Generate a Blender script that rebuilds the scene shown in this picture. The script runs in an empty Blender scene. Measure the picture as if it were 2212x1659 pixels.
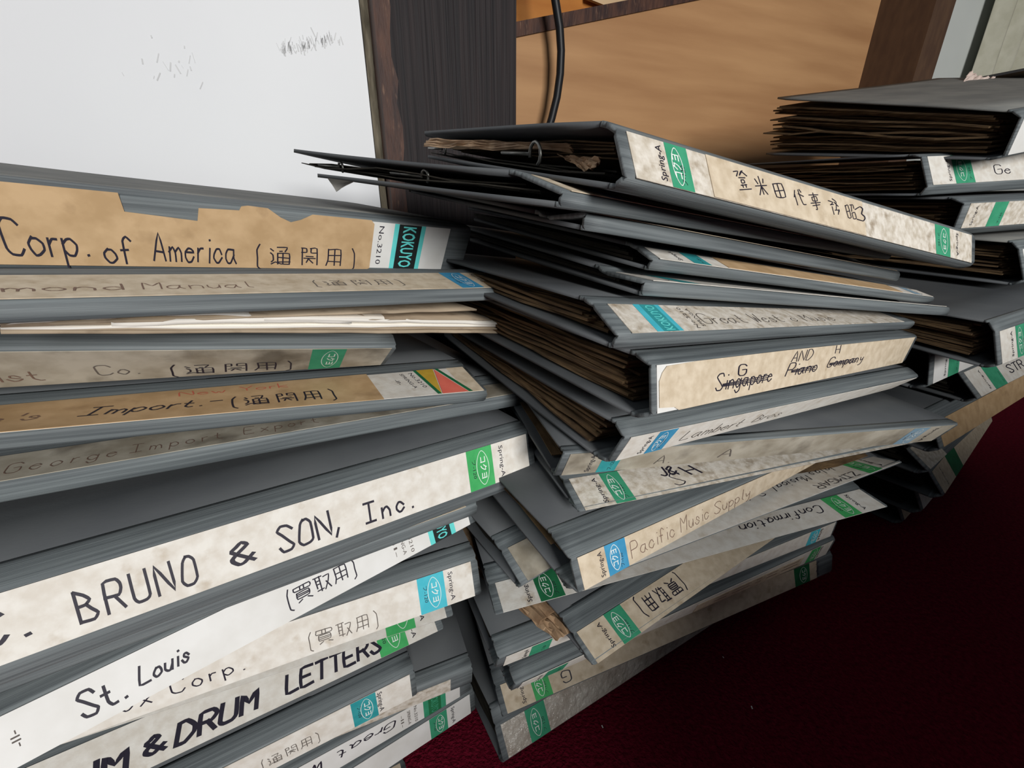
import bpy, math, random
from mathutils import Vector, Matrix
random.seed(7)
C = bpy.context.scene.collection
# ---------------------------------------------------------------- camera, world, lights, exposure
PITCH = math.radians(22.8906); FPX = 950.0; CAMZ = 0.41
cam_d = bpy.data.cameras.new('camera'); cam = bpy.data.objects.new('camera', cam_d); C.objects.link(cam)
cam_d.sensor_width = 36.0; cam_d.lens = 36.0 * FPX / 2212.0; cam_d.clip_start = 0.01
cam.location = (0, 0, CAMZ); cam.rotation_euler = (math.pi / 2 - PITCH, 0, 0)
bpy.context.scene.camera = cam
w = bpy.data.worlds.new('world'); bpy.context.scene.world = w; w.use_nodes = True
w.node_tree.nodes['Background'].inputs[0].default_value = (0.80, 0.88, 1.0, 1)
w.node_tree.nodes['Background'].inputs[1].default_value = 0.06
def area(name, loc, target, sx, sy, power, col):
    d = bpy.data.lights.new(name, 'AREA'); d.shape = 'RECTANGLE'; d.size = sx; d.size_y = sy; d.energy = power; d.color = col
    o = bpy.data.objects.new(name, d); C.objects.link(o); o.location = loc
    o.rotation_euler = (Vector(target) - Vector(loc)).to_track_quat('-Z', 'Y').to_euler(); return o
area('window_light', (0.74, -1.40, 0.92), (0.1, 0.3, 0.3), 0.55, 0.6, 42, (1.0, 0.985, 0.96))
area('fill_light', (-0.9, -0.9, 2.1), (0.0, 0.3, 0.2), 1.0, 1.0, 3.5, (0.86, 0.93, 1.0))  # weak overhead fill lamp, added to soften the shade
vs = bpy.context.scene.view_settings
vs.view_transform = 'Standard'; vs.look = 'None'; vs.gamma = 1.0; vs.exposure = 0.0; vs.use_curve_mapping = False
# ---------------------------------------------------------------- materials
def lin(c):
    return tuple(((x / 255) / 12.92 if x / 255 <= 0.04045 else ((x / 255 + 0.055) / 1.055) ** 2.4) for x in c) + (1,)
def mat(name, c1, c2=None, rough=0.8, scale=20.0, stretch=(1, 1, 1), coord='Object', bump=0.0, bscale=None, detail=6, lo=0.35, hi=0.65, spec=0.3, metal=0.0, stain=None, stain_scale=25, stain_lo=0.58, stain_hi=0.72, randomize=True, bstretch=None, bdist=0.001):
    m = bpy.data.materials.new(name); m.use_nodes = True; n = m.node_tree.nodes; l = m.node_tree.links
    b = n['Principled BSDF']; b.inputs['Roughness'].default_value = rough; b.inputs['Metallic'].default_value = metal
    b.inputs['Specular IOR Level'].default_value = spec
    tc = n.new('ShaderNodeTexCoord'); mp = n.new('ShaderNodeMapping'); l.new(tc.outputs[coord], mp.inputs[0]); mp.inputs['Scale'].default_value = stretch
    src = mp.outputs[0]
    if randomize:
        oi = n.new('ShaderNodeObjectInfo'); va = n.new('ShaderNodeVectorMath'); va.operation = 'SCALE'; va.inputs[0].default_value = (7.3, 3.1, 5.7)
        l.new(oi.outputs['Random'], va.inputs['Scale']); ad = n.new('ShaderNodeVectorMath'); l.new(src, ad.inputs[0]); l.new(va.outputs[0], ad.inputs[1]); src = ad.outputs[0]
    def noise(sc, det):
        t = n.new('ShaderNodeTexNoise'); t.inputs['Scale'].default_value = sc; t.inputs['Detail'].default_value = det; l.new(src, t.inputs['Vector']); return t
    t = noise(scale, detail); r = n.new('ShaderNodeMapRange'); r.inputs[1].default_value = lo; r.inputs[2].default_value = hi; l.new(t.outputs[0], r.inputs[0])
    mx = n.new('ShaderNodeMix'); mx.data_type = 'RGBA'; l.new(r.outputs[0], mx.inputs[0]); mx.inputs[6].default_value = lin(c1); mx.inputs[7].default_value = lin(c2 or c1); out = mx.outputs[2]
    if stain:
        t2 = noise(stain_scale, 5); r2 = n.new('ShaderNodeMapRange'); r2.inputs[1].default_value = stain_lo; r2.inputs[2].default_value = stain_hi; r2.inputs[4].default_value = 0.75; l.new(t2.outputs[0], r2.inputs[0])
        m2 = n.new('ShaderNodeMix'); m2.data_type = 'RGBA'; l.new(r2.outputs[0], m2.inputs[0]); l.new(out, m2.inputs[6]); m2.inputs[7].default_value = lin(stain); out = m2.outputs[2]
    l.new(out, b.inputs['Base Color'])
    if bump:
        if bstretch:
            mb = n.new('ShaderNodeMapping'); l.new(tc.outputs[coord], mb.inputs[0]); mb.inputs['Scale'].default_value = bstretch; src = mb.outputs[0]
        t3 = noise(bscale or scale * 4, 4); bp = n.new('ShaderNodeBump'); bp.inputs['Strength'].default_value = bump; bp.inputs['Distance'].default_value = bdist
        l.new(t3.outputs[0], bp.inputs['Height']); l.new(bp.outputs[0], b.inputs['Normal'])
    return m
M = {}
M['spine'] = mat('grey_cloth_spine', (84, 90, 93), (116, 123, 125), 0.6, 6, (1.5, 75, 1), 'UV', 0.35, 12, spec=0.35, bstretch=(3, 220, 1), bdist=0.0006)
M['cover'] = mat('grey_cloth_cover', (74, 77, 80), (84, 87, 89), 0.7, 18, bump=0.15, bscale=700, bdist=0.0004)
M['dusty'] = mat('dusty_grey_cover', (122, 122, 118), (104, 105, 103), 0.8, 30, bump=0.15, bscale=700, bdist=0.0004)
M['paper'] = mat('aged_white_paper', (220, 217, 210), (206, 200, 190), 0.72, 160, bump=0.1, stain=(166, 148, 122), stain_scale=85, stain_lo=.62, stain_hi=.80)
M['clean'] = mat('white_label_paper', (224, 224, 222), (212, 211, 207), 0.6, 40)
M['dirty'] = mat('mottled_white_paper', (216, 210, 200), (184, 174, 158), 0.75, 240, bump=0.15, stain=(128, 110, 88), stain_scale=120, stain_lo=.58, stain_hi=.78)
M['cream'] = mat('cream_label_paper', (208, 194, 172), (190, 174, 150), 0.8, 180, stain=(150, 128, 98), stain_scale=110, stain_lo=.6, stain_hi=.8)
M['kraft'] = mat('kraft_label_paper', (196, 166, 128), (178, 148, 110), 0.8, 90, stain=(142, 114, 82), stain_scale=60, stain_lo=.6, stain_hi=.8)
M['smudged'] = mat('smudged_grey_paper', (182, 176, 162), (150, 142, 126), 0.8, 60, stain=(84, 76, 64), stain_scale=38, stain_lo=.54, stain_hi=.72)
M['gloss'] = mat('glossy_taped_label', (200, 194, 184), (168, 158, 146), 0.22, 40, spec=0.6, bump=1.0, bscale=170, bdist=0.004)
M['green'] = mat('green_print', (50, 140, 104), (62, 152, 116), 0.7, 120)
M['leaf'] = mat('bright_green_print', (58, 158, 88), (72, 172, 100), 0.7, 120)
M['dgreen'] = mat('dark_green_print', (24, 96, 58), (32, 108, 68), 0.7, 120)
M['cyan'] = mat('cyan_print', (66, 178, 196), (80, 188, 204), 0.7, 120)
M['blue'] = mat('blue_print', (52, 134, 176), (66, 146, 186), 0.7, 120)
M['teal'] = mat('teal_print', (40, 140, 146), (56, 152, 156), 0.7, 120)
M['pale'] = mat('faded_blue_print', (128, 158, 178), (140, 168, 186), 0.7, 120)
M['aqua'] = mat('aqua_print', (92, 205, 202), (104, 212, 208), 0.6, 120)
M['black'] = mat('black_print', (28, 34, 34), None, 0.6)
M['yellow'] = mat('ochre_print', (198, 164, 62), (188, 152, 54), 0.6, 120)
M['red'] = mat('salmon_print', (232, 118, 100), (224, 108, 92), 0.6, 120)
M['white'] = mat('white_print', (228, 232, 228), None, 0.6)
M['ink'] = mat('black_ink', (38, 35, 48), None, 0.5)
M['grey_ink'] = mat('faded_ink', (112, 104, 98), (90, 84, 80), 0.7, 200)
M['brown_ink'] = mat('brown_ink', (120, 96, 84), None, 0.7)
M['red_ink'] = mat('red_pencil', (196, 104, 84), None, 0.7)
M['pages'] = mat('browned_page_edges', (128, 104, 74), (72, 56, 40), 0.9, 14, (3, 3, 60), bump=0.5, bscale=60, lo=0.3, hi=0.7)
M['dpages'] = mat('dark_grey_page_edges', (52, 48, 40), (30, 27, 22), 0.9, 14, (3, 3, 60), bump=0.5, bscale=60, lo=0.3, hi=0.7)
M['metal'] = mat('dull_steel', (120, 120, 116), (90, 90, 86), 0.35, 60, metal=0.9)
M['crumple'] = mat('crumpled_tan_paper', (176, 148, 118), (132, 104, 78), 0.7, 60, bump=0.5, bscale=120)
# ---------------------------------------------------------------- object helpers
def tag(o, label=None, cat=None, group=None, kind=None):
    if label: o['label'] = label
    if cat: o['category'] = cat
    if group: o['group'] = group
    if kind: o['kind'] = kind
    return o
def empty(name, loc, rz=0.0):
    o = bpy.data.objects.new(name, None); C.objects.link(o); o.empty_display_size = 0.05
    o.matrix_world = Matrix.Translation(loc) @ Matrix.Rotation(rz, 4, 'Z'); return o
def obj(name, verts, faces, m, parent=None, uvs=None, smooth=False, inv=None):
    """one mesh object; verts in world space, stored in the parent's frame"""
    if inv is None: inv = Matrix.Identity(4)
    me = bpy.data.meshes.new(name); me.from_pydata([inv @ Vector(v) for v in verts], [], faces)
    if uvs:
        ul = me.uv_layers.new(name='UVMap')
        for lp in me.loops: ul.data[lp.index].uv = uvs[lp.vertex_index]
    me.materials.append(m)
    if smooth:
        for p in me.polygons: p.use_smooth = True
    o = bpy.data.objects.new(name, me); C.objects.link(o)
    if parent is not None: o.parent = parent
    return o
def grid_sheet(P, th, closed=True):
    """solid sheet from an outer grid P[i][j] -> (verts, faces, uvs); inner side lies th along -normal"""
    n, m = len(P), len(P[0]); V = []; U = []
    N = [[None] * m for _ in range(n)]
    for i in range(n):
        for j in range(m):
            a = P[min(i + 1, n - 1)][j] - P[max(i - 1, 0)][j]; b = P[i][min(j + 1, m - 1)] - P[i][max(j - 1, 0)]
            c = a.cross(b); N[i][j] = c.normalized() if c.length > 1e-12 else Vector((0, 0, 1))
    for i in range(n):
        for j in range(m): V.append(P[i][j])
    for i in range(n):
        for j in range(m): V.append(P[i][j] - N[i][j] * th)
    acc = [0.0]
    for j in range(1, m): acc.append(acc[-1] + (P[n // 2][j] - P[n // 2][j - 1]).length)
    Ln = (P[-1][0] - P[0][0]).length
    U = [(Ln * i / (n - 1), acc[j]) for i in range(n) for j in range(m)] * 2
    F = []; k = n * m
    for i in range(n - 1):
        for j in range(m - 1):
            a, b, c, d = i * m + j, (i + 1) * m + j, (i + 1) * m + j + 1, i * m + j + 1
            F.append((a, b, c, d)); F.append((k + d, k + c, k + b, k + a))
    for i in range(n - 1):
        for j in (0, m - 1):
            a, b = i * m + j, (i + 1) * m + j
            F.append((b, a, k + a, k + b) if j == 0 else (a, b, k + b, k + a))
    for j in range(m - 1):
        for i in (0, n - 1):
            a, b = i * m + j, i * m + j + 1
            F.append((a, b, k + b, k + a) if i == 0 else (b, a, k + a, k + b))
    return V, F, U
def box(name, x0, x1, y0, y1, z0, z1, m, parent=None, T=None):
    T = T or Matrix.Identity(4)
    V = [T @ Vector((x, y, z)) for z in (z0, z1) for y in (y0, y1) for x in (x0, x1)]
    F = [(0, 2, 3, 1), (4, 5, 7, 6), (0, 1, 5, 4), (2, 6, 7, 3), (0, 4, 6, 2), (1, 3, 7, 5)]
    return obj(name, V, F, m, parent)
def tube(pts, r, seg=8):
    V = []; F = []; n = len(pts)
    for i, p in enumerate(pts):
        t = (pts[min(i + 1, n - 1)] - pts[max(i - 1, 0)]).normalized(); a = t.cross(Vector((0.3, 1, 0.2))).normalized(); b = t.cross(a)
        for k in range(seg):
            an = 2 * math.pi * k / seg; V.append(p + (a * math.cos(an) + b * math.sin(an)) * r)
    for i in range(n - 1):
        for k in range(seg): F.append((i * seg + k, i * seg + (k + 1) % seg, (i + 1) * seg + (k + 1) % seg, (i + 1) * seg + k))
    F.append(tuple(range(seg))[::-1]); F.append(tuple((n - 1) * seg + k for k in range(seg)))
    return V, F
def join(parts):
    V = []; F = []
    for v, f in parts:
        k = len(V); V += v; F += [tuple(i + k for i in q) for q in f]
    return V, F
# ---------------------------------------------------------------- handwriting: strokes on a 5 x 9 grid (baseline y=2, x-height 5, capitals 8)
GL = {
'A': '02 28 42;14 34', 'B': '08 02;08 27 36 25 05;25 34 43 32 02', 'C': '47 38 18 07 03 12 32 43', 'D': '08 02;08 28 46 44 22 02', 'E': '48 08 02 42;05 35', 'F': '48 08 02;05 35',
'G': '47 38 18 07 03 12 32 43 45 25', 'H': '08 02;48 42;05 45', 'I': '08 48;28 22;02 42', 'J': '38 33 22 12 03', 'L': '08 02 42', 'M': '02 08 25 48 42', 'N': '02 08 42 48', 'O': '28 17 03 12 32 43 47 38 28',
'P': '02 08 38 47 46 35 05', 'R': '02 08 38 47 46 35 05;25 42', 'S': '47 38 18 07 16 34 43 32 12 03', 'T': '08 48;28 22', 'U': '08 03 12 32 43 48', 'W': '08 12 26 32 48', 'X': '08 42;02 48', 'Y': '08 25 48;25 22', 'Z': '08 48 02 42', 'K': '08 02;48 05 42',
'a': '35 15 04 03 12 22 34;35 33 42', 'b': '08 02;04 15 25 34 33 22 12 03', 'c': '34 25 15 04 03 12 22 33', 'd': '38 32;34 25 15 04 03 12 22 33', 'e': '04 34 25 15 04 03 12 22 33', 'f': '37 28 17 12;05 25', 'g': '34 25 15 04 03 12 22 33;35 31 20 10 01',
'h': '08 02;04 15 25 34 32', 'i': '15 12;17 17', 'j': '25 21 10', 'k': '08 02;35 04 32', 'l': '18 13 22', 'm': '05 02;04 15 24 22;24 35 44 42', 'n': '05 02;04 15 25 34 32', 'o': '15 04 03 12 22 33 34 25 15', 'p': '05 00;04 15 25 34 33 22 12 03',
'q': '35 30;34 15 04 03 12 33', 'r': '05 02;04 15 25', 's': '34 25 15 14 33 22 12 03', 't': '17 13 22 32;05 25', 'u': '05 03 12 22 34;35 32', 'v': '05 22 35', 'w': '05 12 24 32 45', 'x': '05 32;02 35', 'y': '05 13 34;35 31 20 10', 'z': '05 35 02 32',
'&': '42 06 17 28 37 15 04 03 12 22 44', '.': '12 12', ',': '13 01', '-': '05 35', "'": '18 16', '(': '39 27 24 21 30', ')': '19 27 24 21 10', '3': '07 28 37 25 34 33 22 03', '2': '07 28 37 36 02 42', '/': '00 48',
# kanji on a 9 x 9 grid
'通': '38 78 66;46 56;35 30;35 85 80;33 83;31 81;55 50;07 16;05 14 12 01;00 21 40 80', '関': '18 10;18 38 36 16;58 88 80;58 56 86;34 64;23 73;43 31;43 61', '用': '18 13 00;18 78 70;15 75;12 72;48 40',
'買': '08 88 86 06 08;38 36;58 56;15 75 72 12 15;14 74;13 73;31 10;61 80', '取': '08 48;18 12;38 30;16 36;14 34;11 41;57 87 74 50;64 80', '登': '08 38 16;58 36 68;58 86;25 65;34 33 53 54 34;22 62;32 31;52 51;00 80', '米': '48 40;04 84;17 25;77 65;44 10;44 70',
'田': '17 11 71 77 17;47 41;14 74', '代': '27 04;15 10;45 84;57 53 60 80;67 76', '事': '07 87;26 66 64 24 26;03 83;12 72;48 40 30', '務': '07 46 25;15 45;24 20;48 76 52;56 84;42 82 71;60 82', '昭': '07 01 31 37 07;04 34;57 87 85;67 54;53 50 80 83 53'}
WIDE = set('通関用買取登米田代事務昭')
def glyph_run(text, h, pen, slant=0.0, gap=0.28, jit=0.05, rnd=None):
    """flat ribbons (verts 2D, faces) for text; unit = metres, height h for capitals, origin at baseline start"""
    rnd = rnd or random; V = []; F = []; x = 0.0; u = h / 6.0
    for ch in text:
        if ch == ' ': x += 3.0 * u; continue
        g = GL.get(ch)
        if not g: x += 2 * u; continue
        wide = ch in WIDE; k = 0.78 if wide else 1.0; mxw = 0
        for st in g.split(';'):
            pts = [(int(p[0]) * k, (int(p[1]) - (0 if wide else 2)) * k) for p in st.split()]
            pts = [(a + rnd.uniform(-jit, jit) * 3, b + rnd.uniform(-jit, jit) * 3) for a, b in pts]
            mxw = max(mxw, max(p[0] for p in pts))
            if len(pts) >= 3:
                q = []
                for i in range(len(pts) - 1):
                    p0 = pts[max(i - 1, 0)]; p1 = pts[i]; p2 = pts[i + 1]; p3 = pts[min(i + 2, len(pts) - 1)]
                    for t in (0, 0.33, 0.66):
                        q.append(tuple(0.5 * (p1[c] * (1 - t) + p2[c] * t) + 0.25 * (2 * p1[c] + (p2[c] - p0[c]) * t + (2 * p0[c] - 5 * p1[c] + 4 * p2[c] - p3[c]) * t * t + (3 * p1[c] - p0[c] - 3 * p2[c] + p3[c]) * t ** 3) for c in (0, 1)))
                q.append(pts[-1]); pts = q
            if len(pts) == 2 and abs(pts[0][0] - pts[1][0]) + abs(pts[0][1] - pts[1][1]) < 0.6: pts = [(pts[0][0] - .12, pts[0][1]), (pts[0][0] + .12, pts[0][1] + .05)]
            P = [(x + a * u * 0.82 + slant * b * u, b * u) for a, b in pts]
            base = len(V); n = len(P)
            for i in range(n):
                ax, ay = P[min(i + 1, n - 1)][0] - P[max(i - 1, 0)][0], P[min(i + 1, n - 1)][1] - P[max(i - 1, 0)][1]
                L = math.hypot(ax, ay) or 1; nx, ny = -ay / L * pen / 2, ax / L * pen / 2
                ex = (-ax / L * pen * .4 if i == 0 else ax / L * pen * .4 if i == n - 1 else 0); ey = (-ay / L * pen * .4 if i == 0 else ay / L * pen * .4 if i == n - 1 else 0)
                V.append((P[i][0] + nx + ex, P[i][1] + ny + ey)); V.append((P[i][0] - nx + ex, P[i][1] - ny + ey))
            for i in range(n - 1): F.append((base + 2 * i, base + 2 * i + 1, base + 2 * i + 3, base + 2 * i + 2))
        x += mxw * u * 0.82 + gap * 4 * u
    return V, F, x
_tc = {}
def font_run(text, bold=0.0):
    """printed lettering from the built-in font, unit height, as flat mesh"""
    if (text, bold) in _tc: return _tc[(text, bold)]
    cu = bpy.data.curves.new('t', 'FONT'); cu.body = text; cu.size = 1.0; cu.offset = bold; cu.resolution_u = 2
    o = bpy.data.objects.new('t', cu); C.objects.link(o); bpy.context.view_layer.update()
    me = o.evaluated_get(bpy.context.evaluated_depsgraph_get()).to_mesh()
    V = [(v.co.x, v.co.y) for v in me.vertices]; F = [tuple(p.vertices) for p in me.polygons]
    C.objects.unlink(o); bpy.data.objects.remove(o); bpy.data.curves.remove(cu)
    if V:
        x0 = min(v[0] for v in V); x1 = max(v[0] for v in V); V = [(v[0] - x0, v[1]) for v in V]; wd = x1 - x0
    else: wd = 1
    _tc[(text, bold)] = (V, F, wd); return _tc[(text, bold)]
# ---------------------------------------------------------------- the room
YAW = 0.42
WD = Vector((math.cos(YAW), math.sin(YAW), 0)); WN = Vector((-math.sin(YAW), math.cos(YAW), 0))   # along the wall, away from the camera
cp, sp = math.cos(PITCH), math.sin(PITCH)
def ray(u, v):
    b = -(v - 829.5) / FPX; return Vector(((u - 1106.0) / FPX, cp + b * sp, -sp + b * cp))
def hit(u, v, wv):
    """point of the vertical plane at distance wv along the wall normal seen at a photo pixel -> (along, z)"""
    r = ray(u, v); t = wv / r.dot(WN); p = r * t; return p.dot(WD), p.z + CAMZ
TW = Matrix(((WD.x, WN.x, 0, 0), (WD.y, WN.y, 0, 0), (0, 0, 1, 0), (0, 0, 0, 1)))    # (along, away, up) -> world
carpet = mat('red_carpet', (118, 22, 44), (84, 10, 28), 0.95, 260, bump=1.0, bscale=420, bdist=0.004, spec=0.05, randomize=False, lo=.3, hi=.7)
wallw = mat('white_board', (232, 234, 236), (226, 228, 231), 0.55, 3, spec=0.25, randomize=False, stain=(168, 168, 166), stain_scale=9, stain_lo=.70, stain_hi=.9, bump=0.05, bscale=200)
woodd = mat('dark_stained_wood', (22, 18, 21), (38, 30, 31), 0.65, 4, (60, 60, 1.5), bump=0.5, bscale=4, bstretch=(90, 90, 1.2), randomize=False, bdist=0.002)
woodr = mat('worn_reddish_wood', (84, 56, 44), (50, 34, 32), 0.6, 6, (20, 20, 4), bump=0.4, bscale=30, stain=(126, 96, 76), stain_scale=14, stain_lo=.6, stain_hi=.75)
chip = mat('rough_board_edge', (120, 112, 96), (74, 68, 56), 0.9, 30, (6, 6, 1), bump=0.8, bscale=60, bdist=0.002)
ply = mat('tan_plywood', (184, 142, 100), (160, 118, 80), 0.6, 5, (0.7, 0.7, 7), randomize=False, bump=0.08, bscale=200, lo=.3, hi=.7)
orange = mat('orange_panel', (186, 122, 56), (170, 106, 44), 0.5, 10, (1, 1, 4), randomize=False)
palew = mat('pale_wood', (206, 178, 142), (196, 166, 128), 0.6, 10, (1, 1, 4), randomize=False)
brownp = mat('brown_painted_post', (88, 66, 50), (76, 56, 44), 0.5, 30, (3, 3, 1), randomize=False)
greyw = mat('pale_grey_wall', (196, 200, 196), (188, 192, 188), 0.7, 6, randomize=False)
def struct(o): return tag(o, kind='structure')
struct(box('floor', -2.2, 2.6, -2.4, 2.4, -0.03, 0.0, carpet))
def panel(name, poly, w0, w1, m, parent=None):
    """vertical slab whose face outline is poly [(along, z)...]"""
    n = len(poly); V = [TW @ Vector((a, w0, z)) for a, z in poly] + [TW @ Vector((a, w1, z)) for a, z in poly]
    F = [tuple(range(n)), tuple(range(2 * n - 1, n - 1, -1))] + [(i, n + i, n + (i + 1) % n, (i + 1) % n) for i in range(n)]
    return obj(name, V, F, m, parent)
W0 = 0.565
aR = hit(775, 0, W0)[0]; aR2 = hit(806, 300, W0)[0]; aR = (aR + aR2) / 2
wl = struct(panel('wall_left', [(-2.0, 0), (aR, 0), (aR, 2.2), (-2.0, 2.2)], W0, W0 + 0.05, wallw))
rnd = random.Random(3)
# ragged board edge between panel and pillar
zz = [i * 0.02 for i in range(0, 60)]
ed = [(aR + 0.0005, z) for z in zz] + [(aR + 0.008 + rnd.uniform(-0.0015, 0.0015), z) for z in reversed(zz)]
panel('board_edge', ed, W0 - 0.004, W0 + 0.04, chip, wl)
pa0 = aR + 0.012; pa1 = hit(1115, 140, 0.535)[0]
pl = struct(panel('trim_1', [(pa0, 0), (pa1, 0), (pa1, 2.2), (pa0, 2.2)], 0.535, 0.66, woodd))
ed = [(pa0 - 0.004, z) for z in zz] + [(pa0 + 0.012 + rnd.uniform(-0.003, 0.003), z) for z in reversed(zz)]
panel('worn_edge', ed, 0.5335, 0.60, woodr, pl)
wb = struct(panel('wall_back', [(pa1 - 0.02, 0), (2.6, 0), (2.6, 2.2), (pa1 - 0.02, 2.2)], 0.70, 0.74, orange))
W1 = 0.64
q0 = hit(1110, 82, W1); q1 = hit(1480, 6, W1); sl = (q1[1] - q0[1]) / (q1[0] - q0[0]); e = hit(1955, 100, W1)[0]
zt = lambda a: q0[1] + sl * (a - q0[0])
bp = tag(panel('plywood_board', [(pa1 + 0.003, 0.0), (e - .01, 0.0), (e - .01, zt(e - .01)), (pa1 + 0.003, zt(pa1 + 0.003))], W1, W1 + 0.012, ply),
         'large tan plywood board with diagonal grain standing behind the binder piles', 'board')
panel('edge_strip', [(pa1 + 0.003, zt(pa1 + 0.003)), (e, zt(e)), (e, zt(e) + 0.016), (pa1 + 0.003, zt(pa1 + 0.003) + 0.016)], W1 - 0.003, W1 + 0.03, woodr, bp)
W2 = 0.69
g0 = hit(1265, 0, W2); g1 = hit(1325, 18, W2); g2 = hit(1480, -20, W2)
tag(panel('pale_board', [(g0[0], g0[1]), (g1[0], g1[1] - 0.003), (g2[0] + .2, g2[1] + .03), (g2[0] + .2, g2[1] + 0.3), (g0[0] - .05, g0[1] + .3)], W2 - 0.006, W2, palew), 'pale wooden board behind the dark strip at the top of the picture', 'board')
# right-hand post and wall
r0 = hit(1972, 0, 0.60); r1 = hit(2023, 0, 0.55); r2 = hit(2066, 0, 0.55)
struct(panel('trim_2', [(r1[0], 0), (r2[0], 0), (r2[0], 2.2), (r1[0], 2.2)], 0.55, 0.72, brownp))
struct(panel('wall_right', [(r2[0] - .005, 0), (2.6, 0), (2.6, 2.2), (r2[0], 2.2)], 0.60, 0.66, greyw))
# curtain on the right wall
cu0 = hit(2120, 60, 0.585)[0]; V = []; F = []
nc, nr = 60, 12
for i in range(nc + 1):
    for j in range(nr + 1):
        a = cu0 + i * 0.006; z = 0.45 + j * 0.12; V.append(TW @ Vector((a + 0.004 * math.sin(i * .3 + j), 0.578 - 0.012 * (1 - math.cos(i * 0.62 + 0.25 * math.sin(j * .7))) * min(1, i / 6), z)))
for i in range(nc):
    for j in range(nr): F.append((i * (nr + 1) + j, (i + 1) * (nr + 1) + j, (i + 1) * (nr + 1) + j + 1, i * (nr + 1) + j + 1))
curt = mat('pale_green_curtain', (186, 184, 168), (170, 168, 150), 0.85, 40, randomize=False)
o = obj('curtain', V, F, curt, smooth=True); sm = o.modifiers.new('s', 'SOLIDIFY'); sm.thickness = 0.001
tag(o, 'pale greenish curtain hanging in folds on the right wall', 'curtain')
# hanging cable
cpts = []
for u, v in ((1186, -90), (1193, -40), (1201, 10), (1209, 60), (1212, 110), (1210, 160), (1203, 210), (1192, 255), (1178, 300), (1160, 345), (1140, 400)):
    a, z = hit(u, v, 0.60); cpts.append(TW @ Vector((a, 0.60, z)))
c0, c1 = cpts[0], cpts[-1]
cpts = [TW @ Vector((c0.dot(WD) - .10, 0.60, 2.1)), TW @ Vector((c0.dot(WD) - .06, 0.60, 1.3)), TW @ Vector((c0.dot(WD) - .025, 0.60, 0.95))] + cpts + [TW @ Vector((c1.dot(WD) - .03, 0.60, c1.z - .10)), TW @ Vector((c1.dot(WD) - .035, 0.60, .12)), TW @ Vector((c1.dot(WD) - .02, 0.60, .03)), TW @ Vector((c1.dot(WD) + .03, 0.60, .006)), TW @ Vector((c1.dot(WD) + .25, 0.60, .006))]
V, F = tube(cpts, 0.0052, 10)
tag(obj('cable', V, F, mat('black_rubber', (26, 27, 30), None, 0.45), smooth=True), 'black rubber cable hanging in front of the tan plywood board', 'cable')
# low cabinet shapes, added and unseen: they keep the light off the carpet on the right
cm = mat('blocker_wood', (70, 52, 40), (56, 40, 32), 0.5, 8, (1, 1, 8))
def blocker(label, x0, x1, y0, y1, h):
    blk = empty('light_blocker', ((x0 + x1) / 2, (y0 + y1) / 2, 0)); tag(blk, label, 'blocker'); inv = blk.matrix_world.inverted()
    for nm, a in (('top_board', (x0, x1, y0, y1, h - .02, h)), ('side_board', (x0, x0 + .018, y0, y1, 0.03, h - .02)), ('side_board', (x1 - .018, x1, y0, y1, 0.03, h - .02)), ('back_board', (x0, x1, y1 - .012, y1, 0.03, h - .02)), ('base_board', (x0, x1, y0, y1, 0.0, 0.03)), ('door', (x0 + .02, (x0 + x1) / 2 - .002, y0 - .018, y0, 0.03, h - .02)), ('door', ((x0 + x1) / 2 + .002, x1 - .02, y0 - .018, y0, 0.03, h - .02))):
        o = box(nm, *a, cm); o.data.transform(inv); o.parent = blk
blocker('lower dark cabinet added outside the picture to shade the carpet', 0.235, 0.445, -0.62, -0.06, 0.34)
blocker('taller dark cabinet added outside the picture to shade the carpet and right pile', 0.45, 1.6, -0.62, -0.06, 0.43)
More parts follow.
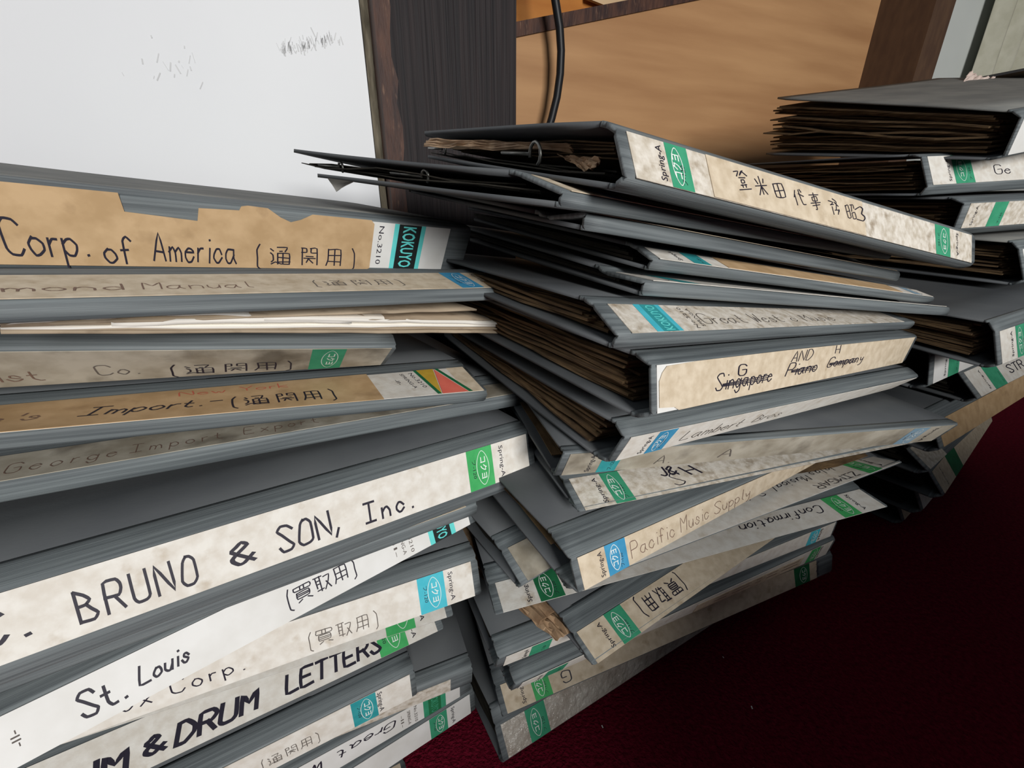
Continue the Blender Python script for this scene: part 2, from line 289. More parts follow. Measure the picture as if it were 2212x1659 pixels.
# ---------------------------------------------------------------- binders
PTS = {
'L1':((-0.2786,0.1493,0.4285,-0.2723,0.1405,0.4253,-0.2788,0.1428,0.3909,-0.2857,0.1514,0.3888,-0.4199,0.3367,0.4404,-0.4280,0.3384,0.3912),(-0.0336,0.3311,0.3936,-0.0273,0.3223,0.3904,-0.0386,0.3312,0.3584,-0.0455,0.3399,0.3563,-0.1749,0.5185,0.4055,-0.1878,0.5268,0.3587)),
'L2':((-0.2439,0.1118,0.3942,-0.2391,0.1062,0.3926,-0.2201,0.0845,0.3888,-0.2210,0.0843,0.3814,-0.4020,0.2826,0.3618,-0.3791,0.2562,0.3554),(-0.0166,0.3160,0.3642,-0.0118,0.3104,0.3626,0.0067,0.2888,0.3563,0.0059,0.2886,0.3489,-0.1747,0.4868,0.3318,-0.1523,0.4605,0.3229)),
'L4':((-0.3327,0.0959,0.3850,-0.3283,0.0869,0.3793,-0.3393,0.0984,0.3535,-0.3453,0.1079,0.3511,-0.4546,0.2943,0.3536,-0.4656,0.3094,0.3407),(-0.0689,0.2460,0.3382,-0.0646,0.2370,0.3325,-0.0791,0.2567,0.3147,-0.0851,0.2662,0.3122,-0.1909,0.4444,0.3067,-0.2054,0.4678,0.3018)),
'L5':((-0.2893,0.1316,0.3400,-0.2847,0.1244,0.3383,-0.2647,0.0965,0.3425,-0.2673,0.0980,0.3343,-0.4236,0.3243,0.3316,-0.4013,0.2910,0.3280),(-0.0384,0.3040,0.3004,-0.0338,0.2968,0.2986,-0.0155,0.2684,0.2914,-0.0181,0.2700,0.2832,-0.1726,0.4968,0.2919,-0.1521,0.4629,0.2769)),
'L6':((-0.2738,0.1673,0.3045,-0.2685,0.1578,0.3020,-0.2548,0.1341,0.3014,-0.2566,0.1356,0.2904,-0.3922,0.3699,0.2898,-0.3748,0.3384,0.2786),(-0.0088,0.3207,0.2827,-0.0034,0.3112,0.2802,0.0103,0.2876,0.2823,0.0086,0.2891,0.2714,-0.1271,0.5232,0.2681,-0.1096,0.4919,0.2595)),
'L7':((-0.2382,0.0811,0.2915,-0.2319,0.0725,0.2891,-0.2284,0.0649,0.2634,-0.2308,0.0670,0.2530,-0.3799,0.2678,0.2747,-0.3712,0.2551,0.2648),(0.0068,0.2649,0.2707,0.0131,0.2563,0.2684,0.0162,0.2492,0.2425,0.0138,0.2512,0.2321,-0.1349,0.4516,0.2540,-0.1266,0.4393,0.2439)),
'L8':((-0.2994,0.0879,0.2494,-0.2940,0.0794,0.2471,-0.2787,0.0556,0.2459,-0.2803,0.0574,0.2359,-0.4266,0.2855,0.2538,-0.4074,0.2550,0.2423),(-0.0416,0.2541,0.2364,-0.0362,0.2456,0.2341,-0.0208,0.2219,0.2361,-0.0224,0.2237,0.2260,-0.1688,0.4517,0.2408,-0.1495,0.4213,0.2324)),
'L9':((-0.2659,0.0613,0.2307,-0.2586,0.0530,0.2282,-0.2539,0.0469,0.2057,-0.2613,0.0553,0.2032,-0.4211,0.2378,0.2333,-0.4163,0.2317,0.2119),(-0.0359,0.2646,0.2244,-0.0286,0.2563,0.2219,-0.0230,0.2492,0.1999,-0.0304,0.2575,0.1974,-0.1911,0.4411,0.2270,-0.1854,0.4339,0.2061)),
'L10':((-0.3033,0.0985,0.2021,-0.2986,0.0885,0.1997,-0.2976,0.0851,0.1743,-0.3025,0.0950,0.1719,-0.4048,0.3104,0.2047,-0.4035,0.3066,0.1876),(-0.0277,0.2336,0.1933,-0.0230,0.2236,0.1908,-0.0198,0.2155,0.1668,-0.0246,0.2254,0.1643,-0.1293,0.4455,0.1958,-0.1257,0.4370,0.1801)),
'L11':((-0.3354,0.1261,0.1717,-0.3312,0.1158,0.1692,-0.3217,0.0924,0.1594,-0.3260,0.1026,0.1570,-0.4261,0.3428,0.1765,-0.4166,0.3194,0.1632),(-0.0524,0.2447,0.1634,-0.0482,0.2345,0.1610,-0.0386,0.2110,0.1516,-0.0429,0.2212,0.1492,-0.1430,0.4615,0.1682,-0.1335,0.4379,0.1554)),
'L12':((-0.3289,0.0906,0.1528,-0.3233,0.0810,0.1503,-0.3116,0.0607,0.1378,-0.3173,0.0702,0.1354,-0.4476,0.2934,0.1553,-0.4360,0.2730,0.1337),(-0.0641,0.2459,0.1474,-0.0585,0.2363,0.1449,-0.0466,0.2155,0.1336,-0.0522,0.2251,0.1311,-0.1828,0.4487,0.1499,-0.1709,0.4278,0.1295)),
'L13':((-0.3346,0.0480,0.1318,-0.3293,0.0386,0.1294,-0.3314,0.0417,0.1050,-0.3367,0.0511,0.1026,-0.4504,0.2524,0.1252,-0.4523,0.2555,0.1112),(-0.0684,0.2008,0.1291,-0.0631,0.1914,0.1267,-0.0633,0.1913,0.1020,-0.0686,0.2007,0.0996,-0.1842,0.4052,0.1226,-0.1842,0.4051,0.1082)),
'L14':((-0.3139,0.1025,0.0994,-0.3108,0.0950,0.0976,-0.3133,0.1002,0.0748,-0.3164,0.1078,0.0730,-0.4054,0.3190,0.1016,-0.4079,0.3242,0.0730),(-0.0316,0.2229,0.0966,-0.0284,0.2154,0.0948,-0.0301,0.2189,0.0715,-0.0333,0.2264,0.0697,-0.1230,0.4394,0.0987,-0.1248,0.4428,0.0697)),
'L15':((-0.3032,0.0865,0.0698,-0.2976,0.0772,0.0674,-0.2949,0.0720,0.0452,-0.3005,0.0813,0.0427,-0.4241,0.2880,0.0672,-0.4214,0.2828,0.0431),(-0.0381,0.2414,0.0659,-0.0326,0.2320,0.0635,-0.0335,0.2330,0.0405,-0.0391,0.2423,0.0381,-0.1591,0.4429,0.0633,-0.1600,0.4438,0.0385)),
'L16':((-0.2932,0.0786,0.0396,-0.2873,0.0697,0.0372,-0.2863,0.0674,0.0134,-0.2923,0.0763,0.0110,-0.4232,0.2744,0.0379,-0.4220,0.2721,0.0203),(-0.0372,0.2481,0.0340,-0.0314,0.2391,0.0316,-0.0308,0.2375,0.0077,-0.0367,0.2464,0.0054,-0.1672,0.4439,0.0324,-0.1664,0.4421,0.0146)),
'L17':((-0.3612,0.0708,0.0090,-0.3559,0.0607,0.0060,-0.3434,0.0371,-0.0009,-0.3488,0.0472,-0.0035,-0.4715,0.2783,0.0122,-0.4591,0.2547,0.0005),(-0.0903,0.2152,0.0043,-0.0850,0.2051,0.0013,-0.0722,0.1809,-0.0021,-0.0776,0.1910,-0.0047,-0.2006,0.4227,0.0075,-0.1878,0.3985,-0.0008)),
'M1':((0.0319,0.1745,0.4348,0.0344,0.1687,0.4320,0.0372,0.1580,0.4162,0.0340,0.1632,0.4129,-0.0721,0.3842,0.4565,-0.0691,0.3727,0.4395),(0.3031,0.3112,0.3902,0.3057,0.3054,0.3874,0.3061,0.2986,0.3694,0.3028,0.3038,0.3660,0.1992,0.5209,0.4119,0.1998,0.5133,0.3926)),
'M2':((0.0004,0.2001,0.4209,0.0031,0.1954,0.4197,0.0178,0.1700,0.4127,0.0170,0.1698,0.4071,-0.1716,0.3733,0.4426,-0.1436,0.3404,0.4262),(0.2573,0.3609,0.3719,0.2601,0.3562,0.3707,0.2764,0.3310,0.3740,0.2755,0.3308,0.3685,0.0854,0.5341,0.3935,0.1150,0.5014,0.3876)),
'M3':((0.0115,0.2135,0.4051,0.0145,0.2076,0.4028,0.0287,0.1838,0.4053,0.0280,0.1831,0.3983,-0.1037,0.4177,0.4220,-0.0872,0.3872,0.4157),(0.2751,0.3658,0.3655,0.2782,0.3599,0.3632,0.2914,0.3358,0.3593,0.2907,0.3351,0.3523,0.1599,0.5699,0.3824,0.1756,0.5392,0.3696)),
'M4':((0.0577,0.2272,0.3901,0.0603,0.2217,0.3887,0.0655,0.2099,0.3843,0.0636,0.2118,0.3787,-0.0468,0.4372,0.4036,-0.0408,0.4218,0.3935),(0.3279,0.3649,0.3422,0.3305,0.3594,0.3408,0.3360,0.3474,0.3376,0.3341,0.3493,0.3320,0.2233,0.5749,0.3557,0.2297,0.5593,0.3468)),
'M5':((0.0433,0.2283,0.3789,0.0460,0.2222,0.3768,0.0585,0.1964,0.3767,0.0577,0.1957,0.3698,-0.0577,0.4403,0.3884,-0.0438,0.4076,0.3771),(0.3166,0.3605,0.3330,0.3192,0.3544,0.3310,0.3321,0.3289,0.3342,0.3313,0.3283,0.3273,0.2155,0.5725,0.3426,0.2299,0.5402,0.3346)),
'M6':((0.0307,0.1907,0.3707,0.0340,0.1849,0.3692,0.0424,0.1684,0.3599,0.0405,0.1701,0.3536,-0.0894,0.3927,0.3700,-0.0791,0.3723,0.3574),(0.2918,0.3470,0.3296,0.2950,0.3411,0.3281,0.3050,0.3234,0.3243,0.3031,0.3250,0.3180,0.1717,0.5490,0.3289,0.1835,0.5273,0.3218)),
'M7':((0.0535,0.1818,0.3483,0.0585,0.1734,0.3460,0.0596,0.1669,0.3246,0.0544,0.1742,0.3200,-0.0716,0.3808,0.3492,-0.0705,0.3733,0.3234),(0.3137,0.3409,0.3129,0.3187,0.3325,0.3107,0.3155,0.3327,0.2885,0.3103,0.3400,0.2839,0.1886,0.5398,0.3139,0.1854,0.5391,0.2873)),
'M8':((0.0484,0.1840,0.3134,0.0519,0.1766,0.3086,0.0469,0.1828,0.2909,0.0423,0.1908,0.2888,-0.0649,0.3898,0.3080,-0.0700,0.3971,0.2966),(0.3178,0.3285,0.2855,0.3214,0.3212,0.2807,0.3139,0.3322,0.2665,0.3094,0.3402,0.2645,0.2045,0.5343,0.2801,0.1971,0.5465,0.2722)),
'M9':((0.0263,0.2019,0.2872,0.0272,0.1985,0.2864,0.0234,0.2060,0.2671,0.0224,0.2094,0.2663,-0.0367,0.4283,0.2884,-0.0396,0.4357,0.2786),(0.3212,0.2835,0.2613,0.3220,0.2801,0.2605,0.3180,0.2888,0.2417,0.3170,0.2921,0.2409,0.2582,0.5099,0.2624,0.2550,0.5185,0.2533)),
'M10':((0.0254,0.2257,0.2618,0.0291,0.2150,0.2589,0.0368,0.1928,0.2524,0.0327,0.2035,0.2499,-0.0545,0.4465,0.2720,-0.0472,0.4243,0.2595),(0.3130,0.3310,0.2411,0.3167,0.3204,0.2382,0.3250,0.2975,0.2374,0.3210,0.3081,0.2348,0.2331,0.5518,0.2513,0.2410,0.5289,0.2444)),
'M11':((0.0202,0.1848,0.2461,0.0293,0.1697,0.2425,0.0334,0.1618,0.2271,0.0242,0.1767,0.2234,-0.1019,0.3854,0.2535,-0.0970,0.3768,0.2460),(0.2863,0.3378,0.2358,0.2953,0.3227,0.2322,0.2912,0.3285,0.2159,0.2819,0.3434,0.2121,0.1642,0.5384,0.2432,0.1607,0.5434,0.2347)),
'M12':((0.0176,0.2174,0.2213,0.0222,0.2068,0.2187,0.0336,0.1799,0.2107,0.0301,0.1879,0.2028,-0.0749,0.4325,0.2403,-0.0624,0.4030,0.2226),(0.2994,0.3389,0.2089,0.3039,0.3283,0.2063,0.3156,0.3016,0.2147,0.3120,0.3096,0.2069,0.2069,0.5540,0.2279,0.2195,0.5247,0.2266)),
'M12b':((-0.0125,0.2234,0.2061,-0.0075,0.2161,0.2042,0.0060,0.1963,0.1952,0.0031,0.2011,0.1880,-0.1431,0.4187,0.2089,-0.1275,0.3964,0.1901),(0.2424,0.3946,0.2101,0.2474,0.3873,0.2081,0.2614,0.3661,0.2114,0.2585,0.3709,0.2042,0.1118,0.5899,0.2129,0.1279,0.5662,0.2063)),
'M13':((-0.0189,0.2195,0.1855,-0.0159,0.2090,0.1830,-0.0097,0.1872,0.1811,-0.0118,0.1960,0.1744,-0.0825,0.4458,0.1881,-0.0754,0.4222,0.1780),(0.2764,0.3024,0.1989,0.2794,0.2918,0.1964,0.2856,0.2699,0.1953,0.2835,0.2788,0.1886,0.2128,0.5286,0.2015,0.2199,0.5050,0.1921)),
'M14':((0.0298,0.1910,0.1749,0.0354,0.1822,0.1726,0.0463,0.1652,0.1677,0.0407,0.1740,0.1653,-0.0957,0.3896,0.1743,-0.0849,0.3727,0.1666),(0.2896,0.3543,0.1827,0.2952,0.3455,0.1804,0.3054,0.3299,0.1713,0.2998,0.3387,0.1690,0.1641,0.5530,0.1821,0.1742,0.5373,0.1703)),
'M15':((-0.0122,0.1843,0.1637,-0.0080,0.1744,0.1613,-0.0102,0.1794,0.1457,-0.0143,0.1893,0.1434,-0.1032,0.4010,0.1612,-0.1054,0.4060,0.1438),(0.2698,0.3057,0.1633,0.2740,0.2958,0.1609,0.2738,0.2960,0.1444,0.2697,0.3059,0.1421,0.1788,0.5223,0.1608,0.1786,0.5226,0.1425)),
'M16':((-0.0027,0.1855,0.1387,0.0018,0.1753,0.1363,-0.0014,0.1828,0.1190,-0.0059,0.1930,0.1166,-0.0961,0.4011,0.1356,-0.0993,0.4084,0.1261),(0.2778,0.3104,0.1401,0.2822,0.3002,0.1377,0.2814,0.3021,0.1187,0.2770,0.3124,0.1163,0.1843,0.5260,0.1370,0.1836,0.5278,0.1258)),
'M17':((-0.0175,0.2285,0.0731,-0.0136,0.2172,0.0705,-0.0071,0.2004,0.0620,-0.0080,0.2070,0.0517,-0.0926,0.4622,0.0687,-0.0807,0.4405,0.0293),(0.2872,0.3194,0.1161,0.2912,0.3081,0.1135,0.2944,0.3056,0.0940,0.2935,0.3122,0.0838,0.2122,0.5532,0.1116,0.2208,0.5457,0.0613)),
'M18':((-0.0171,0.2162,0.0445,-0.0137,0.2101,0.0337,-0.0066,0.1976,0.0111,-0.0099,0.2038,0.0003,-0.1299,0.4223,0.0501,-0.1226,0.4100,-0.0007),(0.2540,0.3602,0.0492,0.2574,0.3541,0.0384,0.2610,0.3481,0.0125,0.2578,0.3543,0.0017,0.1412,0.5663,0.0547,0.1450,0.5605,0.0007)),
'R1':((0.4048,0.4136,0.4758,0.4081,0.4070,0.4704,0.4108,0.4116,0.4418,0.4079,0.4200,0.4398,0.3171,0.6267,0.5220,0.3223,0.6378,0.4611),(0.6888,0.5216,0.5195,0.6922,0.5150,0.5141,0.6952,0.5185,0.4854,0.6924,0.5270,0.4835,0.6012,0.7347,0.5658,0.6067,0.7448,0.5047)),
'R2':((0.3682,0.4552,0.4475,0.3705,0.4467,0.4455,0.3750,0.4342,0.4198,0.3741,0.4388,0.4121,0.3087,0.6825,0.4528,0.3149,0.6662,0.4129),(0.6646,0.5336,0.4613,0.6669,0.5252,0.4593,0.6720,0.5104,0.4349,0.6712,0.5150,0.4272,0.6052,0.7609,0.4666,0.6119,0.7424,0.4280)),
'R3':((0.4025,0.4374,0.4110,0.4061,0.4262,0.4064,0.4064,0.4276,0.3835,0.4034,0.4380,0.3770,0.3332,0.6619,0.4098,0.3339,0.6625,0.3810),(0.6955,0.5285,0.4202,0.6992,0.5173,0.4156,0.6997,0.5177,0.3926,0.6967,0.5281,0.3861,0.6262,0.7531,0.4190,0.6272,0.7526,0.3901)),
'R4':((0.4552,0.4189,0.3743,0.4580,0.4130,0.3684,0.4635,0.4021,0.3416,0.4608,0.4085,0.3361,0.3599,0.6337,0.3771,0.3656,0.6233,0.3363),(0.7363,0.5420,0.3823,0.7391,0.5361,0.3765,0.7436,0.5276,0.3486,0.7409,0.5340,0.3432,0.6411,0.7568,0.3851,0.6457,0.7488,0.3433)),
'R5':((0.3567,0.3206,0.3255,0.3592,0.3160,0.3191,0.3641,0.3081,0.2943,0.3612,0.3147,0.2903,0.2543,0.5321,0.3227,0.2584,0.5258,0.3001),(0.6324,0.4550,0.3379,0.6349,0.4505,0.3315,0.6405,0.4413,0.3073,0.6375,0.4478,0.3033,0.5300,0.6665,0.3351,0.5347,0.6589,0.3131)),
'R6':((0.3616,0.3738,0.2908,0.3667,0.3647,0.2847,0.3707,0.3596,0.2557,0.3659,0.3689,0.2496,0.2505,0.5808,0.2937,0.2549,0.5760,0.2514),(0.6323,0.5182,0.3022,0.6374,0.5091,0.2961,0.6409,0.5049,0.2669,0.6361,0.5142,0.2608,0.5212,0.7253,0.3051,0.5251,0.7213,0.2626)),
'R7':((0.4539,0.4289,0.2507,0.4588,0.4201,0.2448,0.4693,0.4014,0.2238,0.4651,0.4096,0.2166,0.3431,0.6362,0.2505,0.3542,0.6168,0.2175),(0.7256,0.5718,0.2590,0.7304,0.5629,0.2531,0.7390,0.5481,0.2285,0.7348,0.5563,0.2213,0.6148,0.7790,0.2588,0.6239,0.7635,0.2222)),
'R8':((0.4142,0.3966,0.2120,0.4188,0.3885,0.2047,0.4257,0.3769,0.1798,0.4213,0.3849,0.1723,0.2991,0.6015,0.2121,0.3063,0.5898,0.1741),(0.6829,0.5449,0.2167,0.6876,0.5369,0.2095,0.6923,0.5291,0.1826,0.6879,0.5371,0.1751,0.5679,0.7499,0.2169,0.5729,0.7420,0.1769)),
'R9':((0.4213,0.4179,0.1681,0.4264,0.4103,0.1606,0.4394,0.3907,0.1446,0.4346,0.3981,0.1368,0.2913,0.6136,0.1686,0.3046,0.5939,0.1373),(0.6782,0.5859,0.1721,0.6833,0.5783,0.1646,0.6941,0.5622,0.1438,0.6892,0.5696,0.1359,0.5482,0.7817,0.1726,0.5592,0.7654,0.1364)),
'R10':((0.4680,0.4272,0.1317,0.4734,0.4201,0.1238,0.4844,0.4053,0.1023,0.4792,0.4122,0.0941,0.3267,0.6150,0.1317,0.3379,0.6000,0.0946),(0.7148,0.6099,0.1325,0.7201,0.6028,0.1246,0.7282,0.5919,0.0997,0.7230,0.5987,0.0915,0.5735,0.7977,0.1325,0.5817,0.7865,0.0921)),
'R11':((0.4921,0.4554,0.0866,0.4971,0.4483,0.0783,0.5048,0.4377,0.0548,0.4999,0.4447,0.0464,0.3560,0.6470,0.0859,0.3638,0.6363,0.0461),(0.7435,0.6315,0.0890,0.7486,0.6244,0.0807,0.7540,0.6171,0.0554,0.7490,0.6241,0.0470,0.6074,0.8231,0.0884,0.6129,0.8157,0.0466)),
'R12':((0.5134,0.4905,0.0412,0.5183,0.4834,0.0327,0.5259,0.4726,0.0089,0.5212,0.4795,0.0002,0.3791,0.6833,0.0414,0.3869,0.6723,0.0000),(0.7665,0.6641,0.0431,0.7715,0.6571,0.0346,0.7766,0.6499,0.0088,0.7718,0.6568,0.0001,0.6322,0.8569,0.0433,0.6375,0.8496,-0.0000)),

}
def v3(t): return [Vector(t[i:i + 3]) for i in range(0, len(t), 3)]
class Binder: pass
def lerp(a, b, t): return a + (b - a) * t
def make_binder(key, label, cover_m='cover', warp=0.0, name='binder', group=None):
    A, B = (v3(t) for t in PTS[key]); b = Binder(); b.A, b.B, b.key = A, B, key
    b.L = (B[1] - A[1]).length; b.W = ((A[1] - A[2]).length + (B[1] - B[2]).length) / 2
    base = sum((q for q in (A[3], A[5], B[3], B[5])), Vector()) / 4; base.z = min(q.z for q in A + B)
    dirv = B[3] - A[3]; b.root = empty(name, base, math.atan2(dirv.y, dirv.x)); tag(b.root, label, 'binder', group or GROUPS[key[0]]); b.inv = b.root.matrix_world.inverted(); b.root['k'] = key
    r = random.Random(key); b.r = r
    n = lambda i, s: lerp(A[i], B[i], s)
    # spine with both hinge strips
    NS = 24; G = []
    for i in range(NS + 1):
        s = i / NS; nd = [n(3, s), n(2, s), n(1, s), n(0, s)]
        x3 = n(3, s) + (n(5, s) - n(3, s)).normalized() * 0.004; x0 = n(0, s) + (n(4, s) - n(0, s)).normalized() * 0.004
        pl_ = [x3] + nd + [x0]; prof = [(x3, 0.0012)]
        for k in range(1, 5):
            p, c, q = pl_[k - 1], pl_[k], pl_[k + 1]; h = min(0.0022, .42 * (c - p).length, .42 * (q - c).length)
            a_ = c + (p - c).normalized() * h; d_ = c + (q - c).normalized() * h
            prof += [(a_, 0.0004), (lerp(lerp(a_, c, .5), lerp(c, d_, .5), .5), 0.0013), (d_, 0.0004)]
        prof.append((x0, 0.0012)); sd = 1 if i == 0 else -1 if i == NS else 0
        dv = (B[1] - A[1]).normalized()
        G.append([p + dv * ins * sd for p, ins in prof])
    V, F, U = grid_sheet(G, 0.0018)
    b.spine = obj('spine', V, F, M['spine'], b.root, U, True, b.inv)
    for nm, (f, k) in (('top_cover', (0, 4)), ('bottom_cover', (3, 5))):
        NI, NJ = 14, 10; G = []; dv = (B[1] - A[1]).normalized(); ph = r.uniform(0, 6)
        for i in range(NI + 1):
            row = []
            for j in range(NJ + 1):
                s = i / NI; fr = n(f, s); bk = n(k, s); D = (bk - fr).length; q = 0.0035 + (D - 0.0035) * (j / NJ) ** (0.8)
                dd = D - q; R = 0.007; ins = R - math.sqrt(max(R * R - max(R - dd, 0) ** 2, 0)) if dd < R else 0
                ins += 0.0012 * max(0, 1 - q / 0.01)
                sd = 1 if i == 0 else -1 if i == NI else 0
                p = lerp(fr, bk, q / D) + dv * ins * sd
                p.z += (0.0005 * math.sin(s * 5 + ph) + warp * (q / D) ** 2 * (1 - s) ** 2 * (1 if nm == 'top_cover' else -0.3)) * min(1, q / 0.05)
                row.append(p)
            G.append(row if nm == 'top_cover' else row[::-1])
        V, F, U = grid_sheet(G, 0.0019)
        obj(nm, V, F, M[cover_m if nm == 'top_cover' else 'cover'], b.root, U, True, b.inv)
    return b
def papers(b, n=None, m='pages', q0=0.035, q1=0.93, lo=0.06, hi=0.94, s0=0.012, s1=0.985, ragged=0.006, th=0.0006, wav=0.0009, name='papers'):
    """the filed sheets: many thin separate leaves, joined into one part"""
    A, B, r = b.A, b.B, b.r; parts = []
    gap = ((lerp(A[0], B[0], .5) - lerp(A[3], B[3], .5)).length + (lerp(A[4], B[4], .5) - lerp(A[5], B[5], .5)).length) / 2 - 0.004
    mg = 0.0035 if gap > 0.006 else 0.0022
    if gap <= 0.006: gap, n, hi, lo = 0.003, 3, .9, .1
    if n is None: n = max(3, min(26, int(gap * (hi - lo) / 0.0013)))
    NI, NJ = 9, 6
    for k in range(n):
        f = lo + (hi - lo) * (k + 0.5) / n; G = []
        so = s0 + abs(r.gauss(0, ragged)) / 0.3; se = s1 - abs(r.gauss(0, ragged)) / 0.3; qo = q0 + r.uniform(0, .02); qe = q1 - abs(r.gauss(0, ragged)) * 3
        ph, ph2, am = r.uniform(0, 6), r.uniform(0, 6), wav * r.uniform(.5, 1.3)
        for i in range(NI + 1):
            row = []
            for j in range(NJ + 1):
                s = so + (se - so) * i / NI; q = qo + (qe - qo) * j / NJ
                top = lerp(lerp(A[0], B[0], s), lerp(A[4], B[4], s), q) - Vector((0, 0, mg)); bot = lerp(lerp(A[3], B[3], s), lerp(A[5], B[5], s), q) + Vector((0, 0, mg))
                edge = 1 - min(1, min(i, NI - i) / 2)
                p = lerp(bot, top, min(.985, max(.015, f + (edge * r.uniform(-.4, .4) / n)))); p.z += am * 0.5 * math.sin(q * 9 + ph) * math.sin(s * 7 + ph2) * (f * (1 - f) * 4)
                if i in (0, NI): p += (B[3] - A[3]).normalized() * r.uniform(-.0018, .0018)
                row.append(p)
            G.append(row)
        V, F, U = grid_sheet(G, gap * (hi - lo) / n * 0.98 if n > 9 else th); parts.append((V, F))
    V, F = join(parts)
    tag(obj(name, V, F, M[m], b.root, inv=b.inv), kind='stuff')
def fm(b, s, t, off=0.0):
    """point on the spine face: s metres from the left end, t -1..1 bottom to top"""
    f = s / b.L; k = (1 - t) / 2; p = lerp(lerp(b.A[1], b.B[1], f), lerp(b.A[2], b.B[2], f), k)
    d1 = (b.B[1] - b.A[1]); d2 = lerp(b.A[1], b.B[1], f) - lerp(b.A[2], b.B[2], f); return p + d1.cross(d2).normalized() * off
def tz(b, x): return x / (b.W / 2)
def patch(b, name, poly, m, off, parent=None, th=0.0):
    """flat print on the face; poly in (s mm, t)"""
    P = [(s / 1000, t) for s, t in poly]; V = [fm(b, s, t, off) for s, t in P]
    if th: k = len(V); V += [fm(b, s, t, off - th) for s, t in P]; F = [tuple(range(k))] + [(i, k + i, k + (i + 1) % k, (i + 1) % k) for i in range(k)]
    else: F = [tuple(range(len(V)))]
    return obj(name, V, F, M[m], parent or b.root, inv=b.inv)
def sheet(b, s0, s1, m='paper', top=None, bot=None, t0=-.93, t1=.93, off=0.00035, name='paper_label', skew=0.0, parent=None):
    """pasted label; top / bot are optional torn outlines [(s mm, t)...]; tessellated along its length so that it follows the twisted spine"""
    def f(prof, s, dflt):
        if not prof: return dflt
        if s <= prof[0][0]: return prof[0][1]
        for (a, c), (d, e_) in zip(prof, prof[1:]):
            if s <= d: return c + (e_ - c) * (s - a) / max(d - a, 1e-6)
        return prof[-1][1]
    xs = sorted(set([s0 + (s1 - s0) * i / 24 for i in range(25)] + [p[0] for pr in (top, bot) if pr for p in pr if s0 < p[0] < s1])); V = []; F = []; U = []
    for s in xs:
        a, c = f(bot, s, t0), f(top, s, t1)
        for k in range(4):
            t = a + (c - a) * k / 3; V.append(fm(b, (s + skew * t * 1.0) / 1000, t, off)); U.append((s / 1000, t * b.W / 2))
    nn = len(V)
    for s in xs:
        a, c = f(bot, s, t0), f(top, s, t1)
        for k in range(4): t = a + (c - a) * k / 3; V.append(fm(b, (s + skew * t) / 1000, t, off - 0.0003)); U.append((s / 1000, t * b.W / 2))
    for i in range(len(xs) - 1):
        for k in range(3):
            a = i * 4 + k; F.append((a, a + 4, a + 5, a + 1))
        for k in (0, 3):
            a = i * 4 + k; F.append((a, nn + a, nn + a + 4, a + 4) if k == 0 else (a, a + 4, nn + a + 4, nn + a))
    k = len(xs) - 1
    for j in range(3): F.append((j, j + 1, nn + j + 1, nn + j)); F.append((k * 4 + j, nn + k * 4 + j, nn + k * 4 + j + 1, k * 4 + j + 1))
    o = obj(name, V, F, M[m], parent or b.root, U, inv=b.inv); b.lab = o; b.off = off; return o
def put(b, VF, s, t, rot=0, sx=1.0, sy=1.0, m='ink', off=None, name='handwriting', parent=None, jig=0.0):
    """lay a flat run of lettering on the label at (s mm, t), turned by rot degrees"""
    V, F = VF[0], VF[1]; c_, s_ = math.cos(math.radians(rot)), math.sin(math.radians(rot)); off = (b.off + 0.00016) if off is None else off; out = []
    for x, y in V:
        x *= sx; y *= sy; X, Y = x * c_ - y * s_, x * s_ + y * c_
        out.append(fm(b, s / 1000 + X, t + Y / (b.W / 2), off))
    return obj(name, out, F, M[m], parent or b.lab, inv=b.inv)
def write(b, text, s, t, h=6.5, pen=0.55, m='ink', s_end=None, rot=0, slant=0.0, gap=.28, sy=1.0, jit=.05):
    V, F, x = glyph_run(text, h / 1000, pen / 1000, slant, gap, jit, b.r); sx = 1.0
    if s_end is not None: sx = abs(s_end - s) / 1000 / (x - gap * 4 * h / 6000)
    return put(b, (V, F), s, t, rot, sx, sy, m)
def printed(b, text, s, t, h, length, rot=0, m='ink', bold=0.0, name='printed_text', off=None):
    V, F, wd = font_run(text, bold); return put(b, (V, F), s, t, rot, length / 1000 / wd, h / 1000 / 0.72, m, name=name, off=off)
def ring(b, s, rx, ry, m='white', wdt=0.35, parent=None, name='logo_oval', pointed=True):
    V = []; F = []; N = 36
    for i in range(N):
        a = 2 * math.pi * i / N; X, Y = rx * math.cos(a), ry * math.sin(a)
        if pointed: X *= (1 - 0.25 * abs(math.sin(a)) ** 3)
        for k in (0, 1):
            f = 1 - k * wdt / rx; g = 1 - k * wdt / ry; V.append(fm(b, (s + X * f) / 1000, Y * g / (b.W * 500), b.off + 0.0002))
    for i in range(N): j = (i + 1) % N; F.append((2 * i, 2 * j, 2 * j + 1, 2 * i + 1))
    return obj(name, V, F, M[m], parent or b.lab, inv=b.inv)
